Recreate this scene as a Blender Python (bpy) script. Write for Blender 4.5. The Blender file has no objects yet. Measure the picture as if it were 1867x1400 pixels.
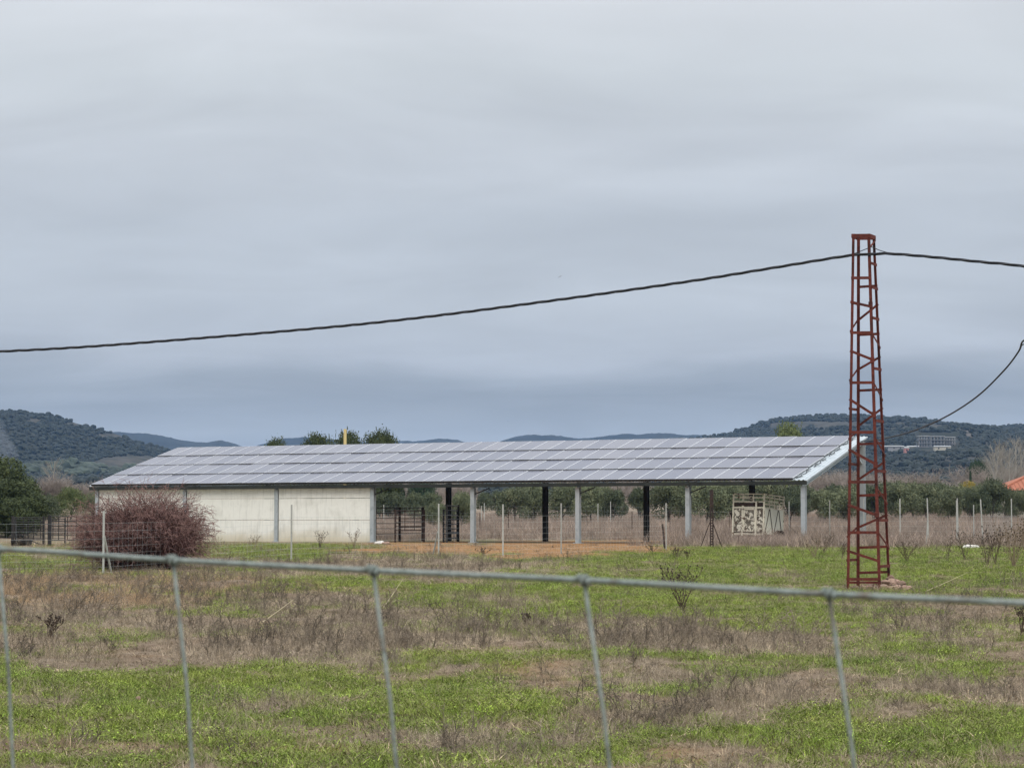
import bpy, math, random
import numpy as np
from mathutils import Vector, Matrix, Euler

R = math.radians
rng = np.random.default_rng(7)
random.seed(7)
scn = bpy.context.scene
COL = scn.collection

# ------------------------------------------------------------------ camera
F = 4500.0                      # focal length in photo pixels (1867 wide)
PITCH = math.atan(250 / F)
CAMZ = 1.6
cd = bpy.data.cameras.new('camera'); cam = bpy.data.objects.new('camera', cd); COL.objects.link(cam)
cd.sensor_width = 36; cd.lens = F / 1867 * 36
cd.clip_start = 0.05; cd.clip_end = 30000
cam.location = (0, 0, CAMZ); cam.rotation_euler = (R(90) + PITCH, 0, 0)
cd.dof.use_dof = True; cd.dof.focus_distance = 75; cd.dof.aperture_fstop = 30
scn.camera = cam

# ------------------------------------------------------------------ sky, sun, exposure
SUN_EL, SUN_AZ = R(42), R(163)          # from behind the camera, a little to the left
w = bpy.data.worlds.new('World'); scn.world = w; w.use_nodes = True
N, L = w.node_tree.nodes, w.node_tree.links
N.clear()
def nd(tree_nodes, t, **kw):
    n = tree_nodes.new(t)
    for k, v in kw.items(): setattr(n, k, v)
    return n
out = nd(N, 'ShaderNodeOutputWorld')
sky = nd(N, 'ShaderNodeTexSky', sky_type='NISHITA', sun_disc=False, sun_elevation=SUN_EL, sun_rotation=SUN_AZ)
bg1 = nd(N, 'ShaderNodeBackground'); bg1.inputs[1].default_value = 0.06
L.new(sky.outputs[0], bg1.inputs[0])
tc = nd(N, 'ShaderNodeTexCoord'); sep = nd(N, 'ShaderNodeSeparateXYZ'); L.new(tc.outputs['Generated'], sep.inputs[0])
def wm(op, a, b=None, clamp=False):
    m = nd(N, 'ShaderNodeMath', operation=op, use_clamp=clamp)
    for i, v in enumerate((a, b)):
        if v is None: continue
        if isinstance(v, (int, float)): m.inputs[i].default_value = v
        else: L.new(v, m.inputs[i])
    return m.outputs[0]
zc = wm('MAXIMUM', sep.outputs[2], 0.0)
# layered cloud deck: directions projected on a plane overhead
inv = wm('DIVIDE', 1.0, wm('ADD', zc, 0.14))
cmb = nd(N, 'ShaderNodeCombineXYZ')
L.new(wm('MULTIPLY', sep.outputs[0], inv), cmb.inputs[0]); L.new(wm('MULTIPLY', sep.outputs[1], inv), cmb.inputs[1])
def wnoise(scale, detail, dist, loc):
    mp = nd(N, 'ShaderNodeMapping'); mp.inputs['Location'].default_value = loc; mp.inputs['Scale'].default_value = (scale*0.8, scale, 1)
    L.new(cmb.outputs[0], mp.inputs[0])
    n = nd(N, 'ShaderNodeTexNoise'); n.inputs['Scale'].default_value = 1; n.inputs['Detail'].default_value = detail
    n.inputs['Distortion'].default_value = dist; n.inputs['Roughness'].default_value = 0.5
    L.new(mp.outputs[0], n.inputs['Vector']); return n.outputs[0]
n1 = wnoise(1.5, 5, 0.5, (3.1, 0.7, 0)); n2 = wnoise(2.6, 6, 0.7, (8.3, 2.2, 0))
zz = wm('ADD', zc, wm('MULTIPLY', wm('SUBTRACT', n1, 0.5), 0.035))
ramp = nd(N, 'ShaderNodeValToRGB'); L.new(wm('MULTIPLY', zz, 1 / 0.24, True), ramp.inputs[0])
def s2l(c): return tuple(((v / 255 + 0.055) / 1.055) ** 2.4 if v > 10 else v / 255 / 12.92 for v in c)
stops = [(0.0, (180, 187, 194)), (0.034, (175, 183, 191)), (0.048, (159, 167, 176)), (0.058, (168, 176, 185)), (0.068, (187, 194, 203)), (0.09, (192, 199, 207)),
         (0.12, (194, 201, 209)), (0.15, (202, 208, 215)), (0.18, (211, 217, 222)), (0.215, (216, 220, 225))]
els = ramp.color_ramp.elements
while len(els) < len(stops): els.new(0.5)
for e, (p, c) in zip(els, stops): e.position = p / 0.24; e.color = (*s2l(c), 1)
bright = wm('ADD', 1.0, wm('MULTIPLY', wm('MAXIMUM', wm('SUBTRACT', zc, 0.2), 0.0), 3.1))
bright = wm('MULTIPLY', bright, wm('ADD', 1.0, wm('MULTIPLY', wm('SUBTRACT', n2, 0.5), 0.30)))
bright = wm('MULTIPLY', bright, wm('ADD', 1.0, wm('MULTIPLY', wm('SUBTRACT', n1, 0.5), 0.30)))
bg2 = nd(N, 'ShaderNodeBackground'); L.new(ramp.outputs[0], bg2.inputs[0]); L.new(bright, bg2.inputs[1])
mx = nd(N, 'ShaderNodeMixShader'); mx.inputs[0].default_value = 0.97
L.new(bg1.outputs[0], mx.inputs[1]); L.new(bg2.outputs[0], mx.inputs[2]); L.new(mx.outputs[0], out.inputs[0])

sl = bpy.data.lights.new('sun', 'SUN'); so = bpy.data.objects.new('sun', sl); COL.objects.link(so)
sl.energy = 1.5; sl.angle = R(25); sl.color = (1, 0.95, 0.88)
so.rotation_euler = Vector((math.sin(SUN_AZ) * math.cos(SUN_EL), math.cos(SUN_AZ) * math.cos(SUN_EL), math.sin(SUN_EL))).to_track_quat('Z', 'Y').to_euler()

scn.view_settings.view_transform = 'Standard'; scn.view_settings.look = 'None'
scn.view_settings.exposure = 0.0; scn.view_settings.gamma = 1; scn.view_settings.use_curve_mapping = False
scn.cycles.use_denoising = True
scn.cycles.max_bounces = 6; scn.cycles.diffuse_bounces = 3; scn.cycles.glossy_bounces = 3
scn.cycles.transparent_max_bounces = 12; scn.cycles.volume_bounces = 0

# ------------------------------------------------------------------ helpers
cp, sp = math.cos(PITCH), math.sin(PITCH)
def pix(px, py, d):
    """world point at photo pixel px,py and depth d (metres along the view axis)"""
    a, b = (px - 933.5) / F * d, (700 - py) / F * d
    return Vector((a, d * cp - b * sp, CAMZ + d * sp + b * cp))
def proj(x, y, z):
    d = y * cp + (z - CAMZ) * sp
    d = np.where(d < 0.3, 0.3, d) if isinstance(d, np.ndarray) else d
    u = -y * sp + (z - CAMZ) * cp
    return 933.5 + x / d * F, 700 - u / d * F

GY = np.array([-60, 0, 20, 40, 52, 65, 80, 95, 112, 141, 147, 160, 195, 230, 300, 600, 900, 1500, 9000.])
GZ = np.array([-.1, 0, 0, .08, .15, .21, .42, .5, .5, .52, .62, .96, 1.5, 1.85, 2.6, 7., 11., 12., 12.])
def vhash(ix, iy, s):
    h = (ix.astype(np.int64) * 374761393 + iy.astype(np.int64) * 668265263 + s * 1442695041) & 0x7fffffff
    h = ((h ^ (h >> 13)) * 1274126177) & 0x7fffffff
    return ((h ^ (h >> 16)) & 0xffff) / 65535.0
def vnoise(x, y, s=0):
    x = np.asarray(x, float); y = np.asarray(y, float)
    ix, iy = np.floor(x), np.floor(y); fx, fy = x - ix, y - iy
    fx = fx * fx * (3 - 2 * fx); fy = fy * fy * (3 - 2 * fy)
    a, b = vhash(ix, iy, s), vhash(ix + 1, iy, s); c, d = vhash(ix, iy + 1, s), vhash(ix + 1, iy + 1, s)
    return (a * (1 - fx) + b * fx) * (1 - fy) + (c * (1 - fx) + d * fx) * fy
def fbm(x, y, s=0, o=4):
    v = 0; a = 0.5; t = 0
    for i in range(o):
        v = v + a * vnoise(x * 2 ** i, y * 2 ** i, s + i * 17); t += a; a *= 0.55
    return v / t
def gz(x, y):
    x = np.asarray(x, float); y = np.asarray(y, float)
    z = np.interp(y, GY, GZ)
    bump = (fbm(x / 3.5, y / 3.5, 5, 3) - 0.5) * 0.16 + (fbm(x / 0.9, y / 0.9, 9, 2) - 0.5) * 0.05
    flat = np.clip(np.maximum(np.abs(y - 126) - 22, 0) / 6, 0.25, 1)
    return z + bump * flat
def g1(x, y): return float(gz(np.array([x]), np.array([y]))[0])
def ground_at(px, d):
    """ground point in the column of pixel px at depth d"""
    x = (px - 933.5) / F * d
    return Vector((x, d, g1(x, d)))

def tag(o, label=None, cat=None, group=None, kind=None):
    if label: o['label'] = label
    if cat: o['category'] = cat
    if group: o['group'] = group
    if kind: o['kind'] = kind
    return o
def empty(name, loc=(0, 0, 0), rz=0, label=None, cat=None, group=None):
    o = bpy.data.objects.new(name, None); COL.objects.link(o); o.location = loc
    o.rotation_euler = (0, 0, rz); o.empty_display_size = 0.2
    return tag(o, label, cat, group)
def np_mesh(name, v, quads, mats=(), mi=None, smooth=False):
    v = np.asarray(v, np.float32).reshape(-1, 3); q = np.asarray(quads, np.int32)
    k = q.shape[1]
    me = bpy.data.meshes.new(name)
    me.vertices.add(len(v)); me.vertices.foreach_set('co', v.ravel())
    me.loops.add(q.size); me.loops.foreach_set('vertex_index', q.ravel())
    me.polygons.add(len(q)); me.polygons.foreach_set('loop_start', np.arange(0, q.size, k, dtype=np.int32))
    if mi is not None: me.polygons.foreach_set('material_index', np.asarray(mi, np.int32))
    if smooth: me.polygons.foreach_set('use_smooth', np.ones(len(q), bool))
    me.update(calc_edges=True); me.validate()
    for m in mats: me.materials.append(m)
    return me
def link(name, me, parent=None, loc=None):
    o = bpy.data.objects.new(name, me); COL.objects.link(o)
    if parent is not None: o.parent = parent
    if loc is not None: o.location = loc
    return o

class MB:
    """collects boxes, bars and tubes into ONE mesh"""
    def __init__(s): s.v = []; s.f = []; s.m = []; s.cur = 0
    def add(s, vs, fs):
        b = len(s.v); s.v += [tuple(p) for p in vs]
        for f in fs: s.f.append(tuple(i + b for i in f)); s.m.append(s.cur)
        return s
    def box(s, x0, x1, y0, y1, z0, z1):
        return s.add([(x0, y0, z0), (x1, y0, z0), (x1, y1, z0), (x0, y1, z0), (x0, y0, z1), (x1, y0, z1), (x1, y1, z1), (x0, y1, z1)],
                     [(3, 2, 1, 0), (4, 5, 6, 7), (0, 1, 5, 4), (1, 2, 6, 5), (2, 3, 7, 6), (3, 0, 4, 7)])
    def bar(s, a, b, w, h, up=(0, 0, 1)):
        a, b = Vector(a), Vector(b); d = (b - a).normalized(); up = Vector(up)
        x = d.cross(up)
        if x.length < 1e-3: x = d.cross(Vector((0, 1, 0)))
        x.normalize(); y = x.cross(d)
        vs = [p + x * (i * w / 2) + y * (j * h / 2) for p in (a, b) for i, j in ((-1, -1), (1, -1), (1, 1), (-1, 1))]
        return s.add(vs, [(0, 1, 2, 3), (7, 6, 5, 4), (4, 5, 1, 0), (5, 6, 2, 1), (6, 7, 3, 2), (7, 4, 0, 3)])
    def tube(s, pts, r, n=6, r2=None, cap=True):
        pts = [Vector(p) for p in pts]; k = len(pts); b = len(s.v); vs = []
        px = None
        for i, p in enumerate(pts):
            d = (pts[min(i + 1, k - 1)] - pts[max(i - 1, 0)]).normalized()
            x = px - d * px.dot(d) if px is not None else d.cross(Vector((0.13, 0.21, 0.97)))
            if x.length < 1e-4: x = d.cross(Vector((0.9, 0.3, 0.1)))
            x.normalize(); y = d.cross(x); px = x
            rr = r if r2 is None else r + (r2 - r) * i / (k - 1)
            vs += [p + (x * math.cos(2 * math.pi * j / n) + y * math.sin(2 * math.pi * j / n)) * rr for j in range(n)]
        fs = [(i * n + j, i * n + (j + 1) % n, (i + 1) * n + (j + 1) % n, (i + 1) * n + j) for i in range(k - 1) for j in range(n)]
        if cap: fs += [tuple(range(n - 1, -1, -1)), tuple(range((k - 1) * n, k * n))]
        return s.add(vs, fs)
    def mesh(s, name, *mats, smooth=False):
        me = bpy.data.meshes.new(name); me.from_pydata(s.v, [], s.f)
        for m in mats: me.materials.append(m)
        me.polygons.foreach_set('material_index', s.m)
        if smooth: me.polygons.foreach_set('use_smooth', [True] * len(s.f))
        me.update(); return me
    def build(s, name, mats, parent=None, smooth=False, bevel=0):
        if not isinstance(mats, (list, tuple)): mats = [mats]
        o = link(name, s.mesh(name, *mats, smooth=smooth), parent)
        if bevel:
            b = o.modifiers.new('bevel', 'BEVEL'); b.width = bevel; b.segments = 2; b.limit_method = 'ANGLE'
        return o

def seg_mesh(name, segs, mat, sides=3):
    """segs: array (n,8) p0 p1 r0 r1 -> tapered prisms in one mesh"""
    S = np.asarray(segs, float); p0, p1, r0, r1 = S[:, 0:3], S[:, 3:6], S[:, 6:7], S[:, 7:8]
    d = p1 - p0; d = d / (np.linalg.norm(d, axis=1, keepdims=True) + 1e-9)
    ref = np.where(np.abs(d[:, 2:3]) > 0.9, np.array([[1., 0, 0]]), np.array([[0, 0, 1.]]))
    x = np.cross(d, ref); x /= np.linalg.norm(x, axis=1, keepdims=True) + 1e-9; y = np.cross(d, x)
    rings = []
    for p, r in ((p0, r0), (p1, r1)):
        for j in range(sides):
            a = 2 * math.pi * j / sides
            rings.append(p + (x * math.cos(a) + y * math.sin(a)) * r)
    V = np.stack(rings, 1).reshape(-1, 3); n = len(S); base = np.arange(n)[:, None] * 2 * sides
    Q = np.concatenate([base + np.array([[j, (j + 1) % sides, sides + (j + 1) % sides, sides + j]]) for j in range(sides)])
    return np_mesh(name, V, Q, [mat])

# ------------------------------------------------------------------ materials
def ramp_node(nt, fac, cols, lo=0.3, hi=0.7):
    r = nt.nodes.new('ShaderNodeValToRGB'); nt.links.new(fac, r.inputs[0]); e = r.color_ramp.elements
    while len(e) < len(cols): e.new(0.5)
    for i, (el, c) in enumerate(zip(e, cols)):
        el.position = lo + (hi - lo) * i / max(1, len(cols) - 1); el.color = (*c, 1)
    return r.outputs[0]
def noise_node(nt, vec, scale, detail=4, rough=0.55, dist=0):
    n = nt.nodes.new('ShaderNodeTexNoise'); n.inputs['Scale'].default_value = scale; n.inputs['Detail'].default_value = detail
    n.inputs['Roughness'].default_value = rough; n.inputs['Distortion'].default_value = dist
    if vec is not None: nt.links.new(vec, n.inputs['Vector'])
    return n.outputs[0]
def mapped(nt, scale=(1, 1, 1), coord='Object'):
    t = nt.nodes.new('ShaderNodeTexCoord'); m = nt.nodes.new('ShaderNodeMapping'); m.inputs['Scale'].default_value = scale
    nt.links.new(t.outputs[coord], m.inputs[0]); return m.outputs[0]
def math_node(nt, op, a, b=0.5, clamp=False):
    m = nt.nodes.new('ShaderNodeMath'); m.operation = op; m.use_clamp = clamp
    for i, v in enumerate((a, b)):
        if isinstance(v, (int, float)): m.inputs[i].default_value = v
        else: nt.links.new(v, m.inputs[i])
    return m.outputs[0]
def mix_node(nt, fac, a, b, mode='MIX'):
    m = nt.nodes.new('ShaderNodeMix'); m.data_type = 'RGBA'; m.blend_type = mode
    for sock, v in ((m.inputs['Factor'], fac), (m.inputs['A'], a), (m.inputs['B'], b)):
        if isinstance(v, (int, float)): sock.default_value = v
        elif isinstance(v, tuple): sock.default_value = (*v, 1) if len(v) == 3 else v
        else: nt.links.new(v, sock)
    return m.outputs['Result']
def new_mat(name, rough=0.8, metal=0, spec=0.3):
    m = bpy.data.materials.new(name); m.use_nodes = True; b = m.node_tree.nodes['Principled BSDF']
    b.inputs['Roughness'].default_value = rough; b.inputs['Metallic'].default_value = metal
    b.inputs['Specular IOR Level'].default_value = spec
    return m, m.node_tree, b
def mat(name, cols, scale=5, rough=0.8, metal=0, bump=0, stretch=(1, 1, 1), spec=0.3, lo=0.3, hi=0.7, vary=0, fine=0):
    m, nt, b = new_mat(name, rough, metal, spec)
    v = mapped(nt, stretch); n = noise_node(nt, v, scale, 6)
    c = ramp_node(nt, n, cols, lo, hi)
    if fine:
        f = noise_node(nt, v, scale * 9, 4); c = mix_node(nt, fine, c, ramp_node(nt, f, [(0.3,) * 3, (1.0,) * 3], .25, .75), 'MULTIPLY')
    if vary:
        oi = nt.nodes.new('ShaderNodeObjectInfo'); k = math_node(nt, 'ADD', math_node(nt, 'MULTIPLY', oi.outputs['Random'], vary), 1 - vary / 2)
        hs = nt.nodes.new('ShaderNodeHueSaturation'); nt.links.new(k, hs.inputs['Value']); nt.links.new(c, hs.inputs['Color']); c = hs.outputs[0]
    nt.links.new(c, b.inputs['Base Color'])
    if bump:
        bn = nt.nodes.new('ShaderNodeBump'); bn.inputs['Strength'].default_value = bump; bn.inputs['Distance'].default_value = 0.02
        nt.links.new(noise_node(nt, v, scale * 4, 5), bn.inputs['Height']); nt.links.new(bn.outputs[0], b.inputs['Normal'])
    return m

M = {}
M['galv'] = mat('galvanised_steel', [(.30, .33, .34), (.42, .45, .46), (.36, .39, .40)], 3, .5, .35, .1, spec=.4)
M['black_steel'] = mat('black_steel', [(.012, .012, .013), (.03, .027, .025)], 4, .6)
M['deck'] = mat('roof_sheet', [(.28, .32, .34), (.40, .44, .46), (.34, .37, .39)], 2, .45, .15)
M['rafter_sunlit'] = mat('rafter_sunlit', [(.40, .45, .45), (.52, .57, .57)], 2, .55)
M['dark_gutter'] = mat('gutter_steel', [(.018, .02, .018), (.035, .038, .032)], 2, .5, .2)
M['alu'] = mat('aluminium_frame', [(.52, .53, .55), (.60, .61, .63)], 5, .35, .2)
M['rust_red'] = mat('red_oxide_paint', [(.05, .019, .016), (.165, .040, .029), (.12, .031, .023), (.04, .019, .016)], 2.2, .8, 0, .4, fine=.75, spec=.2)
M['rust'] = mat('rusted_iron', [(.024, .017, .014), (.055, .033, .024)], 8, .9, 0, .2)
M['cable'] = mat('black_cable', [(.012, .013, .016), (.03, .03, .035)], 12, .6)
M['wire'] = mat('galvanised_wire', [(.30, .33, .32), (.42, .45, .44)], 30, .5, .3)
M['near_wire'] = mat('weathered_fence_wire', [(.17, .20, .185), (.27, .30, .275), (.20, .235, .215), (.16, .14, .115)], 45, .65, .2, .3, spec=.35, fine=.4)
M['post_pale'] = mat('pale_fence_post', [(.24, .25, .23), (.36, .36, .33), (.30, .30, .27)], 6, .7, .1, .1, vary=.25)
M['bark'] = mat('grey_bark', [(.05, .043, .036), (.10, .085, .072)], 6, .95, 0, .4)
M['bark_pale'] = mat('pale_bark', [(.20, .185, .16), (.33, .31, .27)], 4, .95, 0, .3)
M['bark_bare'] = mat('bare_twig_bark', [(.22, .185, .16), (.34, .29, .25)], 3, .95)
M['stone'] = mat('fieldstone', [(.15, .095, .07), (.27, .18, .135), (.20, .135, .10)], 5, .9, 0, .5, vary=.5)
M['stone_white'] = mat('pale_stone', [(.5, .47, .43), (.65, .62, .57)], 5, .9, 0, .4)
M['roof_tile'] = mat('orange_roof_tile', [(.29, .10, .055), (.38, .14, .08)], 1.5, .8, 0, .2, fine=.3)
M['render_wall'] = mat('cream_render', [(.36, .33, .27), (.46, .43, .36)], 1, .9)
M['concrete_far'] = mat('raw_concrete', [(.19, .19, .19), (.27, .265, .26)], .3, .9)
M['pale_roof'] = mat('pale_roof_sheet', [(.22, .22, .215), (.30, .30, .29)], .3, .7)
M['roof_slab'] = mat('pale_concrete_slab', [(.36, .36, .355), (.46, .455, .45)], .3, .8)
M['pink_wall'] = mat('pink_render', [(.42, .19, .17), (.5, .24, .21)], .3, .9)
M['dark_void'] = mat('dark_opening', [(.03, .03, .03), (.05, .05, .05)], .3, .9)
M['tyre'] = mat('old_rubber', [(.02, .02, .02), (.045, .042, .04)], 8, .9)
M['thistle'] = mat('dead_thistle', [(.055, .038, .026), (.12, .085, .055)], 9, .95)
M['thistle_pale'] = mat('dry_thistle_stem', [(.16, .115, .075), (.26, .20, .13)], 9, .95)
M['seed'] = mat('dark_seed_head', [(.022, .016, .013), (.06, .04, .028)], 20, .95)
M['bird'] = mat('dark_feathers', [(.015, .015, .017), (.03, .03, .03)], 10, .8)
M['yellow_pole'] = mat('yellow_paint', [(.34, .26, .10), (.42, .33, .14)], 3, .6)
M['trough'] = mat('black_plastic', [(.015, .015, .016), (.03, .03, .03)], 4, .5)
M['holes'] = mat('dark_perforated_iron', [(.02, .014, .012), (.05, .03, .024)], 9, .8)
M['straw'] = mat('straw_stalk', [(.35, .29, .17), (.46, .39, .24)], 6, .8)

def foliage(name, cols, scale=1.2, vary=.3):
    m = mat(name, cols, scale, .75, 0, 0, lo=.25, hi=.75, vary=vary, spec=.25)
    b = m.node_tree.nodes['Principled BSDF']; b.inputs['Subsurface Weight'].default_value = 0
    return m
M['oak'] = foliage('holm_oak_leaves', [(.02, .03, .012), (.045, .06, .02), (.085, .10, .034)])
M['olive'] = foliage('olive_leaves', [(.05, .062, .033), (.105, .122, .065), (.20, .21, .115)])
M['olive_dark'] = foliage('dark_olive_leaves', [(.036, .048, .028), (.068, .084, .045), (.125, .14, .075)])
M['pine'] = foliage('pine_needles', [(.016, .034, .016), (.03, .055, .025), (.045, .075, .032)])
M['lightgreen'] = foliage('light_green_leaves', [(.055, .08, .025), (.10, .125, .045), (.15, .165, .06)])
M['yellow_leaf'] = foliage('yellow_leaves', [(.12, .10, .025), (.28, .22, .045), (.36, .28, .07)])
M['scrub'] = foliage('hill_scrub_leaves', [(.008, .012, .009), (.015, .02, .014), (.026, .03, .02)], .15, .5)
M['orchard'] = foliage('orchard_leaves', [(.03, .04, .026), (.05, .06, .04)], .15, .4)

# concrete wall with damp foot and runs
def concrete():
    m, nt, b = new_mat('precast_concrete', .9, 0, .2)
    v = mapped(nt, (1, 1, 1)); n = noise_node(nt, v, 1.1, 7, .6)
    c = ramp_node(nt, n, [(.64, .625, .56), (.77, .755, .69), (.71, .695, .63)], .3, .72)
    vs = mapped(nt, (5, 5, .5)); st = noise_node(nt, vs, 1.6, 5)
    c = mix_node(nt, math_node(nt, 'MULTIPLY', ramp_node(nt, st, [(0, 0, 0), (1, 1, 1)], .53, .74), .36), c, (.36, .35, .31))
    geo = nt.nodes.new('ShaderNodeNewGeometry'); sx = nt.nodes.new('ShaderNodeSeparateXYZ'); nt.links.new(geo.outputs['Position'], sx.inputs[0])
    h = math_node(nt, 'SUBTRACT', 1.0, math_node(nt, 'DIVIDE', math_node(nt, 'SUBTRACT', sx.outputs[2], .5), math_node(nt, 'ADD', math_node(nt, 'MULTIPLY', noise_node(nt, v, .5, 5), 1.5), .02)), True)
    c = mix_node(nt, math_node(nt, 'MULTIPLY', h, .6), c, (.40, .31, .13))
    nt.links.new(c, b.inputs['Base Color'])
    bn = nt.nodes.new('ShaderNodeBump'); bn.inputs['Strength'].default_value = .25; bn.inputs['Distance'].default_value = .02
    nt.links.new(noise_node(nt, v, 7, 6), bn.inputs['Height']); nt.links.new(bn.outputs[0], b.inputs['Normal'])
    return m
M['concrete'] = concrete()

def pv_glass():
    m, nt, b = new_mat('solar_glass', .18, 0, .5)
    v = mapped(nt, (1, 1, 1)); sx = nt.nodes.new('ShaderNodeSeparateXYZ'); nt.links.new(v, sx.inputs[0])
    def lines(sock, pitch, wd):
        f = math_node(nt, 'FRACT', math_node(nt, 'DIVIDE', sock, pitch)); a = math_node(nt, 'ABSOLUTE', math_node(nt, 'SUBTRACT', f, .5))
        return math_node(nt, 'GREATER_THAN', a, .5 - wd)
    g = math_node(nt, 'MAXIMUM', lines(sx.outputs[0], .158, .016), lines(sx.outputs[1], .158, .016))
    n = noise_node(nt, v, 2.2, 5)
    base = ramp_node(nt, n, [(.035, .04, .075), (.07, .076, .115)], .3, .7)
    oi = nt.nodes.new('ShaderNodeObjectInfo')
    base = mix_node(nt, math_node(nt, 'MULTIPLY', oi.outputs['Random'], 1.0), base, (.10, .10, .13))
    dirt = noise_node(nt, mapped(nt, (.7, 4, 1)), 2.5, 4)
    base = mix_node(nt, math_node(nt, 'MULTIPLY', ramp_node(nt, dirt, [(0, 0, 0), (1, 1, 1)], .5, .75), .25), base, (.13, .128, .125))
    c = mix_node(nt, math_node(nt, 'MULTIPLY', g, .5), base, (.13, .13, .16))
    nt.links.new(c, b.inputs['Base Color'])
    rr = math_node(nt, 'ADD', math_node(nt, 'MULTIPLY', n, .2), .12); nt.links.new(rr, b.inputs['Roughness'])
    return m
M['pv'] = pv_glass()

def peeling(name, paint, under, thr, scale=5):
    m, nt, b = new_mat(name, .8, 0, .25)
    v = mapped(nt); n = noise_node(nt, v, scale, 7, .62, .6)
    u = ramp_node(nt, noise_node(nt, v, scale * .6, 5), [under, tuple(k * .5 for k in under), (.09, .05, .035)], .35, .7)
    p = ramp_node(nt, noise_node(nt, v, 2, 5), [tuple(k * .82 for k in paint), paint], .3, .7)
    k = math_node(nt, 'GREATER_THAN', n, thr)
    nt.links.new(mix_node(nt, k, u, p), b.inputs['Base Color'])
    bn = nt.nodes.new('ShaderNodeBump'); bn.inputs['Strength'].default_value = .5; bn.inputs['Distance'].default_value = .01
    nt.links.new(k, bn.inputs['Height']); nt.links.new(bn.outputs[0], b.inputs['Normal'])
    return m
M['cream_peel'] = peeling('peeling_cream_paint', (.66, .61, .50), (.20, .175, .135), .52, 6)
M['cream'] = peeling('worn_cream_paint', (.68, .63, .50), (.16, .085, .05), .41, 5)
M['cream_side'] = peeling('cream_side_paint', (.70, .69, .57), (.35, .31, .22), .33, 4)

# ------------------------------------------------------------------ ground and its cover
def ellsum(px, py, L):
    t = np.zeros_like(px)
    for (cx, cy, rx, ry, a) in L:
        d = ((px - cx) / rx) ** 2 + ((py - cy) / ry) ** 2
        t = np.maximum(t, a * np.clip(1.5 - d, 0, 1))
    return t
GREEN = [(120, 1245, 330, 42, 1), (520, 1235, 300, 36, .85), (250, 1318, 330, 34, .8), (500, 1396, 420, 16, 1), (900, 1392, 120, 14, .9), (1130, 1366, 120, 12, 1),
         (1330, 1362, 120, 10, .8), (1680, 1345, 330, 44, 1), (1120, 1095, 320, 42, .95), (1280, 1022, 400, 26, 1), (1720, 1040, 300, 40, .9), (1480, 1120, 200, 40, .8),
         (650, 1060, 150, 12, .8), (60, 1030, 150, 12, .7), (500, 1004, 220, 14, .6), (1640, 1200, 180, 26, .6), (800, 1250, 200, 30, .7), (1300, 1230, 220, 18, .6),
         (1150, 1190, 130, 14, .3), (1790, 1130, 130, 22, .6), (220, 1140, 70, 8, .6), (760, 1090, 120, 9, .5), (900, 1075, 160, 12, .6)]
DRY = [(230, 1165, 400, 34, 1), (780, 1118, 280, 30, .8), (700, 1160, 280, 20, .85), (1340, 1185, 310, 30, 1), (1180, 1262, 520, 26, .65), (1640, 1262, 320, 32, .75),
       (950, 1345, 260, 30, 1), (560, 1335, 220, 24, .8), (830, 1034, 380, 14, 1), (140, 1078, 330, 28, 1), (1330, 1300, 300, 22, .6), (100, 1275, 120, 12, .5),
       (1290, 1345, 90, 14, .5), (1680, 1155, 150, 22, .7), (1500, 1390, 200, 12, .5)]
BARE = [(1592, 1076, 62, 7, 1.6), (930, 1002, 290, 13, 1.2), (1100, 994, 170, 9, 1.3), (760, 996, 120, 8, 1.2), (560, 1076, 190, 8, .9), (300, 1362, 420, 13, .8), (990, 1236, 90, 11, .6), (1230, 1393, 220, 9, .9), (90, 995, 160, 5, .5), (150, 1068, 260, 10, .45)]
def covers(x, y):
    """amount of green growth, dry growth and bare soil at ground points"""
    z = np.interp(y, GY, GZ)
    px, py = proj(x, y, z)
    wx = (fbm(x / 2.2, y / 4.5, 31) - .5); wy = (fbm(x / 1.6, y / 4.0, 47) - .5)
    px2 = px + wx * 240; py2 = py + wy * np.clip((py - 950) * .55, 8, 150)
    g = ellsum(px2, py2, GREEN); d = ellsum(px2, py2, DRY); b = ellsum(px2, py2, BARE)
    n = fbm(x / 1.3, y / 2.2, 71); n2 = fbm(x / .5, y / .8, 83, 3)
    brk = np.clip((fbm(x / 2.6, y / 3.4, 203, 3) - .36) * 3.6, 0, 1); d = d * (.42 + .58 * brk)
    far = np.clip((y - 99 + (fbm(x / 6, y / 6, 3) - .5) * 14) / 8, 0, 1)
    far = far * np.clip((px - 1180) / 60, 0, 1) + np.clip((y - 139) / 5, 0, 1) * (1 - np.clip((px - 1180) / 60, 0, 1))
    strip = np.exp(-((y - 137 + x * .5 - 3) / 5) ** 2) * .6
    green = np.clip(g * .72 + .22 - d * .5 + (n - .5) * 2.1 + (n2 - .5) * 1.5, 0, 1) * (1 - .9 * far) + strip * far * .4
    dry = np.clip(d * .8 + .32 - g * .38 + (fbm(x / 1.1, y / 1.8, 97) - .5) * 2.2 - (n2 - .5) * 1.1, 0, 1) * (1 - far) + far * .9
    bare = np.clip(b * 1.0 + (fbm(x / 1.5, y / 2.5, 113) - .62) * 1.0 + (n2 - .55) * 1.2 * (y < 70), 0, 1) * np.where(y < 60, .55, 1) * (1 - far)
    return np.clip(green, 0, 1), np.clip(dry, 0, 1), bare

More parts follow.
